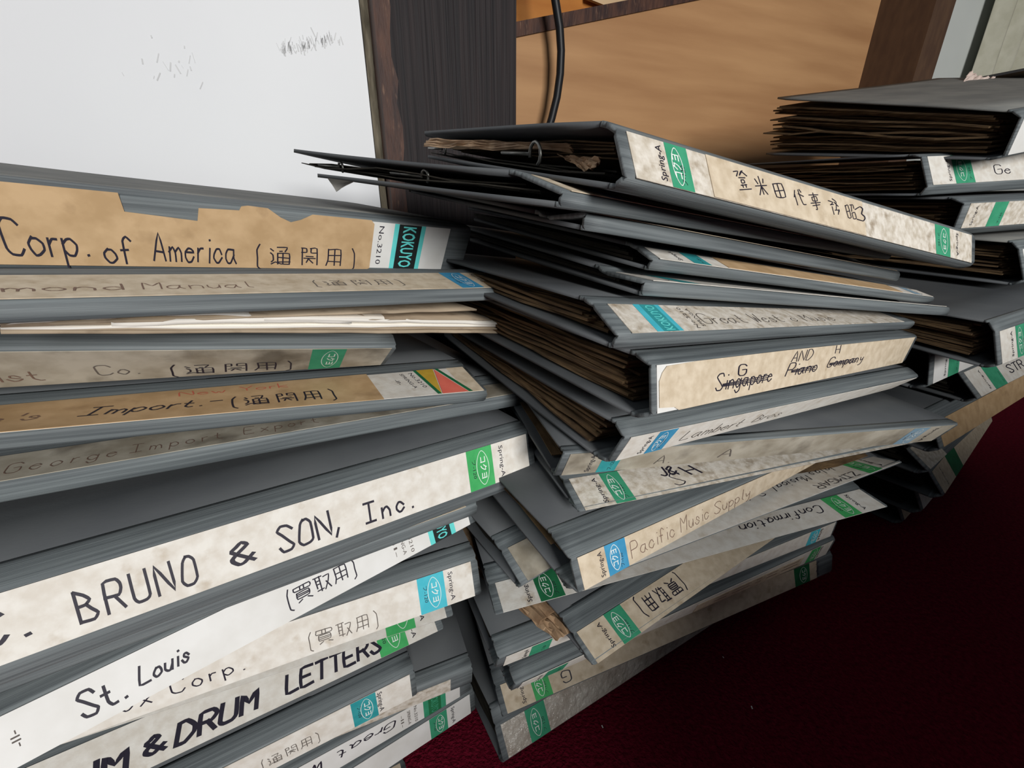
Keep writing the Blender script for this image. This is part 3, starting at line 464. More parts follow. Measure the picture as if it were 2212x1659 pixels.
def send(b, side, m='green', d0=5, dt=20.5, d1=24, d2=37, logo=True, code=True, text='Spring-A', small=True):
    """printed end of a spring-file label: lettering, colour band, oval mark; distances in mm from that end"""
    Wm = b.W * 1000; Rr = side == 'R'; S = (lambda d: b.L * 1000 - d) if Rr else (lambda d: d)
    x0, x1 = sorted((S(d1), S(d2))); nm = {'green': 'green_band', 'leaf': 'green_band', 'dgreen': 'green_band'}.get(m, 'blue_band')
    V = [fm(b, (x0 + (x1 - x0) * i / 3) / 1000, t, b.off + 0.0001) for i in range(4) for t in (-.93, .93)]
    obj(nm, V, [(2 * i, 2 * i + 2, 2 * i + 3, 2 * i + 1) for i in range(3)], M[m], b.lab, inv=b.inv)
    rot = -90 if Rr else 90; ln = Wm * .74
    printed(b, text, S(dt + (1.0 if Rr else 0)) if Rr else S(dt), (.76 if Rr else -.76), 3.0, ln, rot, 'ink') if text else None
    if logo:
        c = (d1 + d2) / 2 - (d2 - d1) * .08; ring(b, S(c), (d2 - d1) * .25, Wm * .40)
        printed(b, 'コクヨ', S(c) + (-1.35 if Rr else 1.35), (.50 if Rr else -.50), 3.6, Wm * .5, rot, 'white', .012, 'logo_text')
    if code: printed(b, 'フ-120', S(d2 - 3.3 if True else 0), (.45 if Rr else -.75), 2.2, Wm * .42, rot, 'ink')
def kokuyo(b, side, dl, d1, d2, d3, d4, dn=None, edge='aqua', mid='black', word='aqua', box_=True):
    """printed end with the black name block: stripe d1-d2, block d2-d3, stripe d3-d4 (mm from that end, d1 nearest)"""
    Rr = side == 'R'; S = (lambda d: b.L * 1000 - d) if Rr else (lambda d: d); rot = -90 if Rr else 90; Wm = b.W * 1000
    for a_, c_, mm, nm in ((d1, d2, edge, 'stripe'), (d2, d3, mid, 'name_block'), (d3, d4, edge, 'stripe')):
        x0, x1 = sorted((S(a_), S(c_))); V = [fm(b, x / 1000, t, b.off + 0.0001) for x in (x0, x1) for t in (getattr(b, 't0', -.93), .93)]
        obj(nm, V, [(0, 2, 3, 1)], M[mm], b.lab, inv=b.inv)
    hh = (d3 - d2) * .58; mid_ = (d2 + d3) / 2
    printed(b, 'KOKUYO', S(mid_) + (-hh / 2 if Rr else hh / 2), (.86 if Rr else -.86), hh, Wm * .86 * (.93 + -getattr(b, 't0', -.93)) / 1.86, rot, word, .02, 'logo_text', off=b.off + .0002)
    if dn:
        for k, tx in enumerate(dn[1]): printed(b, tx, S(dn[0] + 5.2 * k) + (-1.2 if Rr else 1.2), (.80 - .12 * k) if Rr else -(.80 - .12 * k), 2.4, Wm * (.78 - .1 * k) * (.32 if len(tx) < 4 else 1), rot, 'grey_ink')
GROUPS = {'L': 'grey spring binders in the left pile', 'M': 'grey spring binders in the middle pile', 'R': 'grey spring binders in the right pile'}

def scuffs(name, pts, parent, seed, n=70):
    """small grey rub marks on the white board, real thin flecks"""
    r = random.Random(seed); V = []; F = []
    for k in range(n):
        u, v, su, sv = pts[k % len(pts)]; a, z = hit(u + r.gauss(0, su), v + r.gauss(0, sv), W0 - .0004); l_, w_ = r.uniform(.0008, .004), r.uniform(.0002, .0006); an = r.uniform(1.0, 2.0)
        c_, s_ = math.cos(an), math.sin(an); b0 = len(V)
        for x, y in ((-l_, -w_), (l_, -w_), (l_, w_), (-l_, w_)): V.append(TW @ Vector((a + x * c_ - y * s_, W0 - .0004, z + x * s_ + y * c_)))
        F.append((b0, b0 + 1, b0 + 2, b0 + 3))
    tag(obj(name, V, F, scm, parent), kind='stuff')
scm = mat('rub_mark', (214, 215, 216), (198, 199, 200), 0.8)
scuffs('scuff_marks', [(622, 103, 14, 5), (690, 88, 14, 7), (655, 95, 30, 8), (690, 85, 20, 8), (640, 100, 24, 6), (365, 140, 34, 24)], wl, 4, 110)
# ======================= left pile, from the top
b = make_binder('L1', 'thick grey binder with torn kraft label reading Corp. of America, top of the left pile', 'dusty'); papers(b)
b.t0 = -.78; sheet(b, 232, 290, 'clean', t0=-.78, name='printed_label'); kokuyo(b, 'R', 0, 35, 38, 53, 56); printed(b, 'No.3210', 241.5, .8, 3.2, 25, -90)
for x0, x1 in (): pass
kb = b.lab; sheet(b, 22, 238, 'kraft', top=[(22, 1.04), (122, 1.06), (123, .60), (150, .50), (151, .86), (168, .90), (169, 1.02), (172, 1.06), (181, 1.04), (187, .80), (192, .68), (197, .78), (203, .98), (236, .98), (238, .86)], bot=[(22, -.9), (236, -.84), (238, -.78)], off=.0008, name='kraft_label')
write(b, 'Corp.', 82.5, -.62, 15, 1.15, s_end=107.5); write(b, 'of', 113, -.78, 13, 1.05, s_end=123); write(b, 'America', 130.5, -.70, 14, 1.1, s_end=165, slant=.1); write(b, '(通関用)', 172, -.70, 9.5, .65, s_end=228, gap=.7)
b = make_binder('L2', 'thin grey binder with faded writing and a blue band, second in the left pile'); papers(b)
sheet(b, 6, 303, 'cream'); send(b, 'R', 'blue', 5, 24, 31, 47, text='Spring-A'); send(b, 'L', 'blue')
write(b, 'mond', 80, -.45, 7, .4, 'brown_ink', s_end=110); write(b, 'Manual', 116, -.45, 8, .4, 'brown_ink', s_end=153); write(b, '(通関用)', 177, -.4, 7, .4, 'grey_ink', s_end=226, gap=.5)
b = make_binder('L4', 'grey binder with smudged dark-stained label and teal band under the loose folder'); papers(b)
sheet(b, 5, 304, 'smudged'); send(b, 'R', 'green', 5, 23, 27, 44, text=None, code=False); write(b, 'ist', 144, -.6, 9, .6, 'brown_ink', s_end=158); write(b, 'Co.', 176, -.5, 9, .6, s_end=190, m='grey_ink'); write(b, '(通関用)', 199, -.72, 9, .6, 'ink', s_end=254, gap=.5)
b = make_binder('L5', 'grey binder with ochre and red triangle mark and kraft label reading Import'); papers(b)
sheet(b, 16, 303, 'paper', name='printed_label', skew=0); S0 = b.lab
sheet(b, 291, 304, 'cream', name='tan_tag', off=.0005); b.lab = S0; b.off = .00035
patch(b, 'green_stripe', [(270.5, -.93), (266.5, .93), (268.8, .93), (273, -.93)], 'dgreen', .0007, S0); patch(b, 'ochre_triangle', [(273, -.93), (268.8, .93), (281, .93)], 'yellow', .0007, S0)
patch(b, 'red_triangle', [(273.6, -.93), (281.5, .9), (292, -.93)], 'red', .0007, S0); patch(b, 'green_stripe', [(282, .93), (284.5, .93), (295.5, -.93), (292.6, -.93)], 'dgreen', .0007, S0)
printed(b, 'No.3210', 262, .75, 3, 20, -82); printed(b, 'SPRING-A', 256, .75, 2.6, 20, -82); printed(b, '-II-', 250, .35, 2.6, 7, -82)
sheet(b, 20, 236, 'kraft', t1=.97, t0=-.97, off=.0008, name='kraft_label'); write(b, "e's", 80, -.35, 8, .6, 'brown_ink', s_end=95, slant=.3); write(b, 'Import.-', 108, -.4, 9, .8, s_end=157, slant=.35); write(b, '(通関用)', 160, -.6, 9.5, .75, s_end=211, gap=.5); write(b, 'New York', 142, .45, 5.5, .35, 'red_ink', s_end=190)
b = make_binder('L6', 'thin grey binder with shaded upturned label of faded spaced-out writing, fifth in the left pile'); papers(b)
sheet(b, 6, 302, 'smudged'); write(b, 'George', 42, -.5, 9, .45, 'brown_ink', s_end=80, gap=.6); write(b, 'Import', 85, -.5, 9, .45, 'brown_ink', s_end=123, gap=.6); write(b, 'Export', 133, -.5, 9, .45, 'brown_ink', s_end=170, gap=.6)
b = make_binder('L7', 'big grey binder with wide white label in large ink capitals ending with Inc.'); papers(b)
sheet(b, 6, 301.5, 'paper'); send(b, 'R', 'leaf', 5, 27, 33.4, 51.4); send(b, 'L', 'leaf')
write(b, 'C.', 58, -.38, 12, 1.25, s_end=71.5); write(b, 'BRUNO', 84.5, -.56, 12, 1.25, s_end=121, gap=.45); write(b, '&', 134, -.5, 9.5, 1.25, s_end=142); write(b, 'SON,', 152.5, -.6, 12, 1.25, s_end=179, gap=.3); write(b, 'Inc.', 192.5, -.66, 10.5, 1.2, s_end=218.5, gap=.6)
b = make_binder('L8', 'thin grey binder squeezed under the wide white label, narrow strip of tan label showing'); papers(b)
sheet(b, 6, 299, 'cream', off=.0003); send(b, 'R', 'green', logo=False, code=False)
b = make_binder('L9', 'grey binder with clean white label reading St. Louis and a black name block'); papers(b)
sheet(b, 6, 299, 'clean'); kokuyo(b, 'R', 0, 20, 23.5, 36, 39.5, (52, ('No.3210', 'SPRING-A', '-II-')))
write(b, 'St.', 101, -.5, 11, 1.2, s_end=115); write(b, 'Louis', 120, -.35, 8, 1.05, s_end=138, slant=.25); write(b, '(買取用)', 180, -.35, 8, .6, s_end=219, gap=.35); printed(b, 'SPRING-A', 76, -.75, 2.6, 20, 90, 'red_ink'); printed(b, '-II-', 84, -.3, 2.6, 7, 90, 'grey_ink')
b = make_binder('L10', 'grey binder with cream label, cyan band and brackets of kanji, eighth in the left pile'); papers(b)
sheet(b, 6, 302, 'paper'); send(b, 'R', 'cyan', 5, 20, 24, 41); write(b, 'ox Corp.', 118, -.5, 8, .6, s_end=170, gap=.5); write(b, '(買取用)', 200, -.6, 8, .45, 'grey_ink', s_end=240, gap=.45)
b = make_binder('L11', 'thin grey binder with green band just below the cyan banded one'); papers(b)
sheet(b, 6, 302, 'paper'); send(b, 'R', 'leaf', 5, 21, 25.5, 44)
b = make_binder('L12', 'grey binder with cream label and bold marker lettering DRUM LETTERS'); papers(b, m='pages', ragged=.010)
sheet(b, 6, 302, 'paper'); send(b, 'R', 'leaf', 5, 21, 25.5, 44)
write(b, 'UM', 112, -.62, 9.5, 1.6, s_end=133); write(b, '&', 141, -.5, 8, 1.5, s_end=149); write(b, 'DRUM', 154, -.6, 9.5, 1.7, s_end=192, slant=.15); write(b, 'LETTERS', 208, -.6, 9.5, 1.6, s_end=264, slant=.15)
b = make_binder('L13', 'grey binder with teal band and pencilled kanji set back below the marker lettered one'); papers(b)
sheet(b, 6, 303, 'paper'); send(b, 'R', 'teal', 5, 24, 26, 41); write(b, '(通関用)', 214, -.5, 7, .4, 'grey_ink', s_end=246, gap=.4)
b = make_binder('L14', 'dark grey binder without a visible label, sticking out at the right of the left pile'); papers(b)
sheet(b, 10, 290, 'dirty', t0=-.8, t1=.6)
b = make_binder('L15', 'grey binder with upside-down ink writing beside a dark green name block'); papers(b)
sheet(b, 8, 297, 'clean'); kokuyo(b, 'R', 0, 22, 26, 36, 40, (46, ('No.3210', 'SPRING-A', '-II-')), 'green', 'dgreen', 'green'); write(b, 'Great West', 246, .5, 8, .7, s_end=165, rot=180, slant=.2)
b = make_binder('L16', 'grey binder with white label and green band, second from the left pile bottom'); papers(b)
sheet(b, 6, 302, 'clean'); send(b, 'R', 'green', 5, 21, 26, 41)
b = make_binder('L17', 'grey binder with tan label lying on the red carpet, lowest in the left pile'); papers(b)
sheet(b, 6, 303, 'cream')
# ======================= middle pile, from the top
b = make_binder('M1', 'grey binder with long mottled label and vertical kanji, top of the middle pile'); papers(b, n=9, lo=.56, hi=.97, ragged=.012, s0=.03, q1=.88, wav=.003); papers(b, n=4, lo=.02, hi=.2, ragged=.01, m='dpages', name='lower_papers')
sheet(b, 4.5, 300, 'dirty'); send(b, 'L', 'green', 5, 19.5, 21.7, 33); send(b, 'R', 'green', 5, 31, 42, 63)
S0 = b.lab; sheet(b, 43.5, 159, 'cream', off=.0007, t0=-.92, t1=.92, name='mottled_kraft_label')
for k, (ch, s) in enumerate((('登', 60), ('米', 72), ('田', 84), ('代', 99), ('事', 112), ('務', 128), ('昭', 143), ('3', 152))): write(b, ch, s, -.30, 7.5, .45, s_end=s + 8, rot=12)
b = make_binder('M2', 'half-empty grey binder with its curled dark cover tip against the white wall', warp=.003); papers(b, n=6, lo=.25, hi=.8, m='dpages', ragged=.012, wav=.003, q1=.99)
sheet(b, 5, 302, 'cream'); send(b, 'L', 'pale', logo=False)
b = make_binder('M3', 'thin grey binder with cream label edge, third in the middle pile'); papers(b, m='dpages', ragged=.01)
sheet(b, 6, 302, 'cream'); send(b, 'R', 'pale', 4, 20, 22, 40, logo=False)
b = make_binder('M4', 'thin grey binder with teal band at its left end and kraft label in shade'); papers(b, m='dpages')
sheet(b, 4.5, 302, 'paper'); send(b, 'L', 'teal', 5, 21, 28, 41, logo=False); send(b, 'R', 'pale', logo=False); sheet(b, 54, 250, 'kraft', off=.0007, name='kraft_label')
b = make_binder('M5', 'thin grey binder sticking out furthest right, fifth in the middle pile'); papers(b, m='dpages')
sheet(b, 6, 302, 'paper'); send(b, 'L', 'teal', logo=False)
b = make_binder('M6', 'grey binder with scuffed label, faint writing and blue striped name block at left'); papers(b, ragged=.012, wav=.003)
sheet(b, 8, 285, 'dirty'); kokuyo(b, 'L', 0, 23, 27, 37, 40, (52, ('No.3210', 'SPRING-A')), 'cyan', 'teal', 'aqua'); write(b, 'Great West', 60, -.5, 8, .4, 'grey_ink', s_end=130); write(b, 'c Music', 140, -.5, 7, .3, 'grey_ink', s_end=190)
b = make_binder('M7', 'thick grey binder stuffed with brown papers, cream label with crossed-out Singapore'); papers(b, ragged=.008, wav=.004)
sheet(b, 3, 298, 'clean', name='printed_label'); sheet(b, 4, 299, 'cream', top=[(4, .30), (6, .62), (9, .86), (30, .93), (110, .98), (299, .94)], bot=[(4, -.72), (14, -.80), (17, -.95), (60, -.93), (299, -.95)], off=.0008, name='torn_cream_label')
write(b, 'G', 63, .05, 5.5, .5, s_end=70); write(b, 'Singapore', 44, -.45, 8, .6, s_end=95, slant=.2); write(b, 'AND', 114, .35, 6, .4, s_end=137, slant=.2); write(b, 'Piano', 110, -.35, 7, .55, s_end=146, slant=.3); write(b, 'H', 167, .5, 5, .4, s_end=173); write(b, 'Company', 160, -.25, 6, .5, s_end=212, slant=.3)
for a_, c_, t in ((50, 92, -.28), (116, 145, -.17), (163, 203, -.12)):
    for k in (-1, 0, 1): put(b, ([(0, 0), ((c_ - a_) / 1000, .0006 * k), ((c_ - a_) / 1000, .0006 * k + .0005), (0, .0005)], [(0, 1, 2, 3)]), a_, t + .045 * k, m='ink', name='crossing_out')
b = make_binder('M8', 'grey binder with bright blue band and faint name tilted under the crossed-out one'); papers(b, ragged=.008)
sheet(b, 4, 302, 'paper'); send(b, 'L', 'blue', 5, 20, 23, 36); write(b, 'Lambert', 46, -.45, 8, .45, 'grey_ink', s_end=96, slant=.2); write(b, 'Bros', 108, -.4, 7, .35, 'grey_ink', s_end=135, slant=.2)
b = make_binder('M9', 'grey binder whose bare dark top cover shows, pale blue band at its right'); papers(b)
sheet(b, 4, 303, 'smudged'); send(b, 'L', 'teal', 5, 20, 25, 37, logo=False); send(b, 'R', 'pale', 5, 20, 29, 45); write(b, 'A.', 62, -.6, 8, .45, 'grey_ink', s_end=72); write(b, 'A', 107, -.5, 8, .45, 'grey_ink', s_end=116)
b = make_binder('M10', 'grey binder with mottled brown label, dull green band and inked scrawl'); papers(b, m='dpages')
sheet(b, 4, 303, 'dirty'); send(b, 'L', 'green', 5, 20, 24, 37); write(b, 'J&', 64, .1, 7, .9, s_end=76); write(b, 'S', 68, -.6, 9, .5, s_end=76); write(b, 'H', 84, -.1, 7, .8, s_end=92, slant=-.3)
b = make_binder('M11', 'grey binder with wide hinge, faint brown pencilled writing and blue band at its left'); papers(b, ragged=.01)
sheet(b, 4, 303, 'cream'); send(b, 'L', 'blue', 5, 19, 21.5, 36); write(b, 'Pacific', 39, -.55, 9, .4, 'brown_ink', s_end=74); write(b, 'Music', 80, -.55, 10, .4, 'brown_ink', s_end=106); write(b, 'Supply', 112, -.55, 9, .4, 'brown_ink', s_end=150)
b = make_binder('M12', 'grey binder with two lines of upside-down ink writing beside a green band at right'); papers(b)
sheet(b, 4, 303, 'paper'); send(b, 'R', 'leaf', 5, 20, 26, 42); send(b, 'L', 'leaf'); write(b, 'Jalas', 256, .62, 7, .45, s_end=228, rot=180, slant=.2); write(b, 'Musical', 222, .5, 7, .45, s_end=182, rot=180, slant=.2); write(b, 'Sales', 172, .5, 7, .45, s_end=142, rot=180, slant=.2); write(b, 'ZIMGAR', 258, -.35, 6, .5, s_end=212, rot=180)
b = make_binder('M12b', 'thin grey binder end with a sliver of tan label behind the wide hinged one'); papers(b, m='dpages')
sheet(b, 5, 302, 'smudged')
b = make_binder('M13', 'grey binder with upside-down writing Confirmation, green bands at both ends'); papers(b, m='dpages')
sheet(b, 5, 304, 'paper'); send(b, 'L', 'dgreen', 5, 24, 29, 45); send(b, 'R', 'leaf', 5, 20, 26, 42); write(b, 'Confirmation', 258, .5, 7, .6, s_end=186, rot=180, slant=.2)
b = make_binder('M14', 'grey binder with crumpled papers bulging from its left end, upside-down kanji'); papers(b, ragged=.014, wav=.005, m='pages')
sheet(b, 3, 303, 'cream'); send(b, 'L', 'green', 5, 19, 24, 38); write(b, '(買取用)', 90, .55, 9, .75, s_end=48, rot=180, gap=.5)
b = make_binder('M15', 'grey binder with dark bare top at left and light blue band at right'); papers(b, m='dpages')
sheet(b, 5, 304, 'paper'); send(b, 'L', 'green', 5, 20, 22, 36, logo=False); send(b, 'R', 'cyan', 5, 20, 22, 34)
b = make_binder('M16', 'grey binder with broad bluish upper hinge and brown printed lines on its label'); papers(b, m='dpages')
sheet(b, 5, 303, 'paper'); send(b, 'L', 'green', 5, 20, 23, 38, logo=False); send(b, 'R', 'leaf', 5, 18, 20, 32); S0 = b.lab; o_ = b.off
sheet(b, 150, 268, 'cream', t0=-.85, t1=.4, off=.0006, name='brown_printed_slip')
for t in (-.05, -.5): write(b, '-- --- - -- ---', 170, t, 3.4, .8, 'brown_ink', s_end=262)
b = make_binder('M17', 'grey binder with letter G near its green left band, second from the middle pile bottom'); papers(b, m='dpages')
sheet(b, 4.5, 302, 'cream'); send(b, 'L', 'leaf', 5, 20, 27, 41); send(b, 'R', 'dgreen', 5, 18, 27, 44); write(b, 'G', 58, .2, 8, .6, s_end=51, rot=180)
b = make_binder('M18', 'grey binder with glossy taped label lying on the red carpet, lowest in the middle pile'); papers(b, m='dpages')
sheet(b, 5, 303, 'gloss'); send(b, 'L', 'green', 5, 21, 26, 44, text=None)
# ======================= right pile, from the top
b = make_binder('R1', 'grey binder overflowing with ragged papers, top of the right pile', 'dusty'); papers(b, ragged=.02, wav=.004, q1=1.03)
sheet(b, 3, 303, 'clean')
b = make_binder('R2', 'grey binder with white label, green band and ink letters Ge, second in the right pile'); papers(b, ragged=.016, wav=.004, q1=1.0)
sheet(b, 6, 302, 'paper'); send(b, 'L', 'green', 5, 29, 33.5, 57); write(b, 'Ge', 84, -.45, 9, .6, s_end=104)
b = make_binder('R3', 'grey binder with mottled label and dull green band, third in the right pile'); papers(b, ragged=.01)
sheet(b, 8, 302, 'dirty'); send(b, 'L', 'green', 5, 20, 41, 60, logo=False)
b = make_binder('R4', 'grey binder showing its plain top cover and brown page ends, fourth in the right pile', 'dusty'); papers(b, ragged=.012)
sheet(b, 4, 302, 'clean')
b = make_binder('R5', 'grey binder with white label end above the STR binder, deep brown papers behind'); papers(b, ragged=.006)
sheet(b, 5, 302, 'paper'); send(b, 'L', 'green', 5, 24, 30, 46)
b = make_binder('R6', 'grey binder with shaded label and green band tucked behind the middle pile'); papers(b, m='dpages', lo=.05, hi=.5)
sheet(b, 7, 302, 'clean'); send(b, 'L', 'green', 5, 30, 35, 57, logo=False)
b = make_binder('R7', 'grey binder with bold letters STR beside a green band'); papers(b, m='dpages')
sheet(b, 8, 302, 'paper'); send(b, 'L', 'green', 5, 37, 45, 76, logo=False); write(b, 'STR', 96, -.4, 9, 1.0, s_end=136)
b = make_binder('R8', 'grey binder with plain tan kraft label low in the right pile'); papers(b, m='dpages')
sheet(b, 8, 302, 'kraft')
b = make_binder('R9', 'grey binder with stained cream label below the kraft labelled one'); papers(b, m='dpages')
sheet(b, 6, 60, 'dirty'); 
b = make_binder('R10', 'grey binder with cream label and small dark green band near the carpet, right pile'); papers(b, m='dpages')
sheet(b, 6, 302, 'cream'); send(b, 'L', 'dgreen', 5, 30, 60, 100, logo=False)
b = make_binder('R11', 'grey binder end second from the bottom of the right pile'); papers(b, m='dpages')
sheet(b, 6, 302, 'paper')
b = make_binder('R12', 'grey binder end on the carpet, lowest in the right pile'); papers(b, m='dpages')
sheet(b, 6, 302, 'cream')
# ======================= loose things
def on_line(u, v, P0, D):
    """point on the vertical plane through P0 with direction D seen at a photo pixel"""
    n_ = Vector((D.y, -D.x, 0)); r = ray(u, v); o_ = Vector((0, 0, CAMZ)); return o_ + r * ((P0 - o_).dot(n_) / r.dot(n_))
A2, B2 = (v3(t) for t in PTS['L2']); D2 = (B2[3] - A2[3]).normalized(); P2 = A2[3] + Vector((D2.y, -D2.x, 0)) * -0.012
rt = empty('paper_folder', (P2 + (B2[3] - A2[3]) * .5), math.atan2(D2.y, D2.x)); tag(rt, 'worn manila folder with loose white sheets lying between the second and third binder', 'folder')
manila = mat('worn_manila', (176, 160, 138), (150, 134, 114), 0.85, 30, stain=(110, 96, 80), stain_scale=60); whites = mat('bright_loose_sheet', (226, 222, 214), None, 0.7)
rn = random.Random(5); inv_ = rt.matrix_world.inverted(); back = Vector((-D2.y, D2.x, 0))
leaves = [('folder_cover', manila, (0, 699, 1030, 667), .0011, .20, 0), ('white_sheet', whites, (0, 701, 560, 681), .0004, .18, .003), ('inner_sheet', manila, (0, 703, 1062, 690), .0006, .19, .002), ('white_sheet', whites, (240, 694, 760, 689), .0022, .17, .002), ('white_sheet', whites, (570, 684, 1085, 697), .0018, .17, .001), ('white_sheet', whites, (0, 706, 1092, 703), .0008, .19, 0), ('inner_sheet', manila, (0, 709, 1098, 709), .0008, .19, 0), ('folder_cover', manila, (0, 713, 1112, 716), .0012, .20, 0)]
for nm, m_, (u0, v0, u1, v1), th, dep, sag in leaves:
    a_ = on_line(u0, v0, P2, D2); c_ = on_line(u1, v1, P2, D2); G = []
    for i in range(15):
        row = []
        for j in range(7):
            f = i / 14; p = lerp(a_, c_, f) + back * (dep * j / 6) - D2 * 0; p.z += sag * math.sin(f * 3.1) * (1 - j / 6) * .5 + rn.uniform(-.0003, .0003) - 0.02 * (j / 6) * 0
            p.z = p.z * (1 - j / 6) + (lerp(a_, c_, f).z * .4 + lerp(on_line(0, 705, P2, D2), on_line(1100, 705, P2, D2), .5).z * .6) * (j / 6)
            row.append(p)
        G.append(row)
    V, F, U = grid_sheet(G, th); obj(nm, V, F, m_, rt, U, True, inv_)
# crumpled papers: creased sheets
def crumple(name, corners, m, label=None, cat='paper', parent=None, amp=.004, n=12, seed=1, th=.0004, inv=None):
    r = random.Random(seed); P = [Vector(c) for c in corners]; G = []
    cr = [(r.uniform(0, 6.28), r.uniform(4, 12), r.uniform(0, 6)) for _ in range(5)]
    nz = (P[1] - P[0]).cross(P[3] - P[0]).normalized()
    for i in range(n + 1):
        row = []
        for j in range(n + 1):
            f, g = i / n, j / n; p = lerp(lerp(P[0], P[1], f), lerp(P[3], P[2], f), g)
            h = sum(abs(((f * math.cos(a) + g * math.sin(a)) * k + ph) % 2 - 1) - .5 for a, k, ph in cr) / 3
            row.append(p + nz * amp * h + (P[1] - P[0]) * r.uniform(-.01, .01))
        G.append(row)
    V, F, U = grid_sheet(G, th); o = obj(name, V, F, m, parent, U, False, inv)
    if label: tag(o, label, cat)
    return o
def at(u, v, y):
    r = ray(u, v); return Vector((0, 0, CAMZ)) + r * (y / r.y)
# tissue on the right pile
A1, B1 = (v3(t) for t in PTS['R1']); top = lambda s, q: lerp(lerp(A1[0], B1[0], s), lerp(A1[4], B1[4], s), q) + Vector((0, 0, .001))
pinkp = mat('pinkish_tissue', (214, 196, 186), (196, 178, 168), 0.8, 30)
ti = crumple('crumpled_tissue', [at(2066, 200, .64), at(2178, 196, .655), at(2150, 166, .69), at(2092, 158, .69)], pinkp, 'crumpled pale pink tissue paper lying on the top binder of the right pile', seed=4, amp=.012)
# dark file lying behind it
p = at(2195, 176, .70)
df = empty('file_folder', p, .3); tag(df, 'dark file with pale papers at the right edge behind the tissue', 'folder'); Tm = Matrix.Translation(p) @ Matrix.Rotation(.3, 4, 'Z') @ Matrix.Rotation(-.12, 4, 'Y')
o = box('cover_board', -.02, .16, -.02, .12, -.012, -.008, M['dpages'], None, Tm); o.data.transform(df.matrix_world.inverted()); o.parent = df
o = box('cover_board', -.015, .16, -.02, .12, .010, .013, M['cover'], None, Tm); o.data.transform(df.matrix_world.inverted()); o.parent = df
crumple('pale_paper', [Tm @ Vector((-.02, -.02, -.006)), Tm @ Vector((.16, -.02, .004)), Tm @ Vector((.16, .1, .004)), Tm @ Vector((-.02, .1, -.004))], M['crumple'], parent=df, seed=8, inv=df.matrix_world.inverted())
# papers bulging out of binders (parts of those binders)
def bulge(root, pts, y0, seeds, name='bulging_paper', m=None, amp=.006):
    inv = root.matrix_world.inverted()
    for k, (c, sd) in enumerate(zip(pts, seeds)): crumple(name, [at(u, v, y) for u, v, y in c], m or M['crumple'], parent=root, seed=sd, amp=amp, inv=inv)
ROOT = {o['k']: o for o in bpy.data.objects if 'k' in o}
def midy(key, s, i=1): A_, B_ = (v3(t) for t in PTS[key]); return lerp(A_[i], B_[i], s).y
def bulge_end(key, end, items, m=None, amp=.004, name='bulging_paper'):
    """crumpled leaves leaving one short end of a binder; corners as (depth share, height share, reach outwards in metres)"""
    A_, B_ = (v3(t) for t in PTS[key]); E_ = A_ if end == 'L' else B_; dv = (A_[3] - B_[3]).normalized() * (1 if end == 'L' else -1); root = ROOT[key]; inv = root.matrix_world.inverted()
    for c, sd in items:
        P = [lerp(lerp(E_[3], E_[5], q), lerp(E_[0], E_[4], q), f) + dv * o for q, f, o in c]
        crumple(name, P, m or M['crumple'], parent=root, seed=sd, amp=amp, inv=inv)
bulge_end('M14', 'L', [([(.06, .75, -.01), (.06, .62, .012), (.5, .55, .03), (.5, .8, -.01)], 2), ([(.10, .45, -.01), (.08, .4, .010), (.4, .3, .026), (.45, .5, -.01)], 3), ([(.03, .3, -.008), (.05, .15, .008), (.3, .15, .02), (.35, .3, -.01)], 5), ([(.2, .7, -.01), (.18, .1, .006), (.3, .05, .016), (.35, .7, .004)], 6), ([(.35, .55, -.01), (.3, .2, .022), (.6, .2, .03), (.65, .5, -.01)], 13)], amp=.004)
bulge_end('L12', 'R', [([(.04, .5, -.03), (.04, .3, .004), (.3, .35, .012), (.3, .6, -.02)], 7), ([(.02, .25, -.045), (.03, .1, -.004), (.3, .1, .012), (.3, .3, -.02)], 9), ([(.3, .5, -.01), (.25, .3, .016), (.45, .3, .016), (.45, .5, -.01)], 11)], amp=.004)
bulge_end('L9', 'R', [([(.2, .6, -.02), (.2, .3, .003), (.55, .3, .005), (.55, .6, -.02)], 12), ([(.25, .4, -.01), (.22, .05, .004), (.5, .05, .006), (.5, .4, -.01)], 14)], amp=.002)
def midy(key, s, i=1): A_, B_ = (v3(t) for t in PTS[key]); return lerp(A_[i], B_[i], s).y
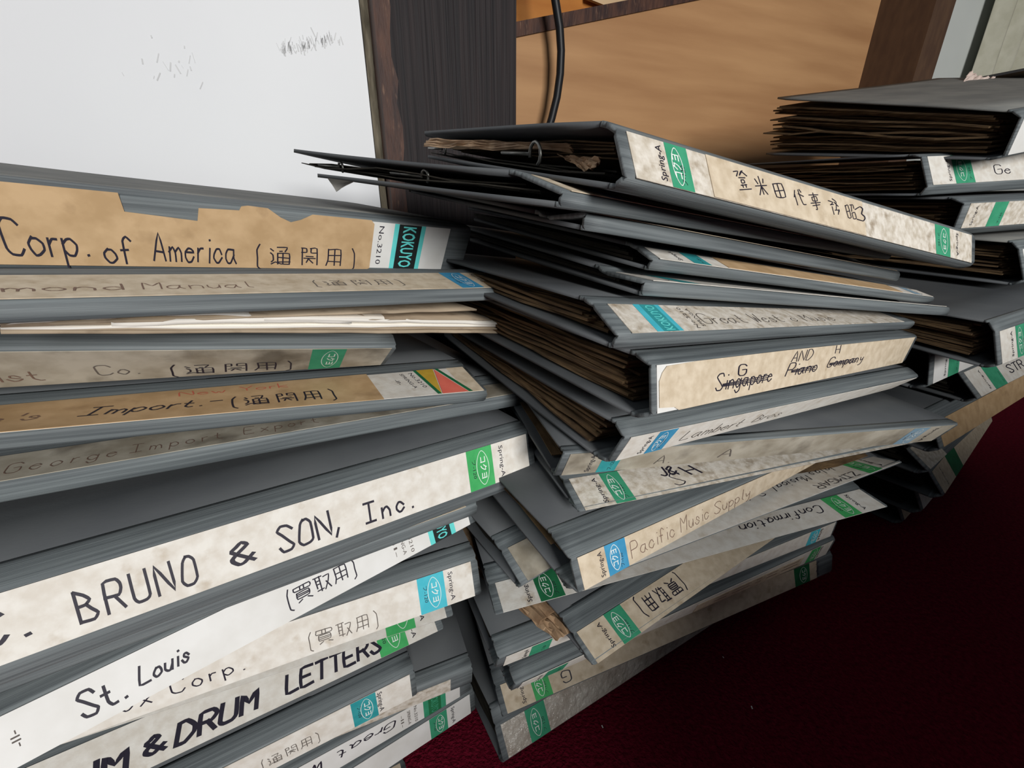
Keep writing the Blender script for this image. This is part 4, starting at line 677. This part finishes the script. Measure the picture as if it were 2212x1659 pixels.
# ring mechanism ends seen in the top two binders of the middle pile
def prongs(key, items):
    A_, B_ = (v3(t) for t in PTS[key]); root = ROOT[key]; inv = root.matrix_world.inverted(); parts = []
    for s_, q_, f_, r_ in items:
        tp = lerp(lerp(A_[0], B_[0], s_), lerp(A_[4], B_[4], s_), q_); bt = lerp(lerp(A_[3], B_[3], s_), lerp(A_[5], B_[5], s_), q_); c = lerp(bt, tp, f_)
        dn = (A_[4] - A_[0]).normalized()
        parts.append(tube([c + dn * (r_ * math.cos(a)) + Vector((0, 0, r_ * math.sin(a))) for a in [k * .5 - .3 for k in range(10)]], .0008, 6))
        parts.append(tube([c + dn * r_, c + dn * (r_ + .03)], .0009, 6))
    V, F = join(parts); obj('ring_mechanism', V, F, M['metal'], root, None, True, inv)
prongs('M1', [(.012, .80, .42, .004), (.012, .25, .45, .005)]); prongs('M2', [(.02, .75, .5, .003), (.02, .35, .5, .003)])
# page fragments sticking out of the top middle binder
y = midy('M1', 0)
bulge(ROOT['M1'], [[(1205, 335, y + .05), (1300, 345, y + .015), (1285, 362, y + .012), (1262, 368, y + .02)], [(930, 300, y + .17), (1230, 312, y + .04), (1235, 326, y + .04), (915, 318, y + .17)]], 0, (21, 22), name='torn_page', m=M['crumple'], amp=.003)
y = midy('M2', 0)
crumple('torn_page', [at(708, 384, y + .13), at(766, 392, y + .12), at(742, 404, y + .12), at(728, 414, y + .13)], whites, parent=ROOT['M2'], seed=31, amp=.001, n=4, inv=ROOT['M2'].matrix_world.inverted())
# lint on the carpet
rl = random.Random(9); parts = []
for k in range(26):
    x, yy = rl.uniform(-.15, .35), rl.uniform(.05, .3); s_ = rl.uniform(.0006, .0014); c = Vector((x, yy, .004))
    parts.append(tube([c, c + Vector((rl.uniform(-1, 1), rl.uniform(-1, 1), rl.uniform(-.2, .4))) * s_ * 2], s_ * .4, 5))
V, F = join(parts); tag(obj('lint', V, F, M['white']), 'white specks of lint scattered on the red carpet', 'lint', kind='stuff')
for o in list(ROOT.values()): del o['k']
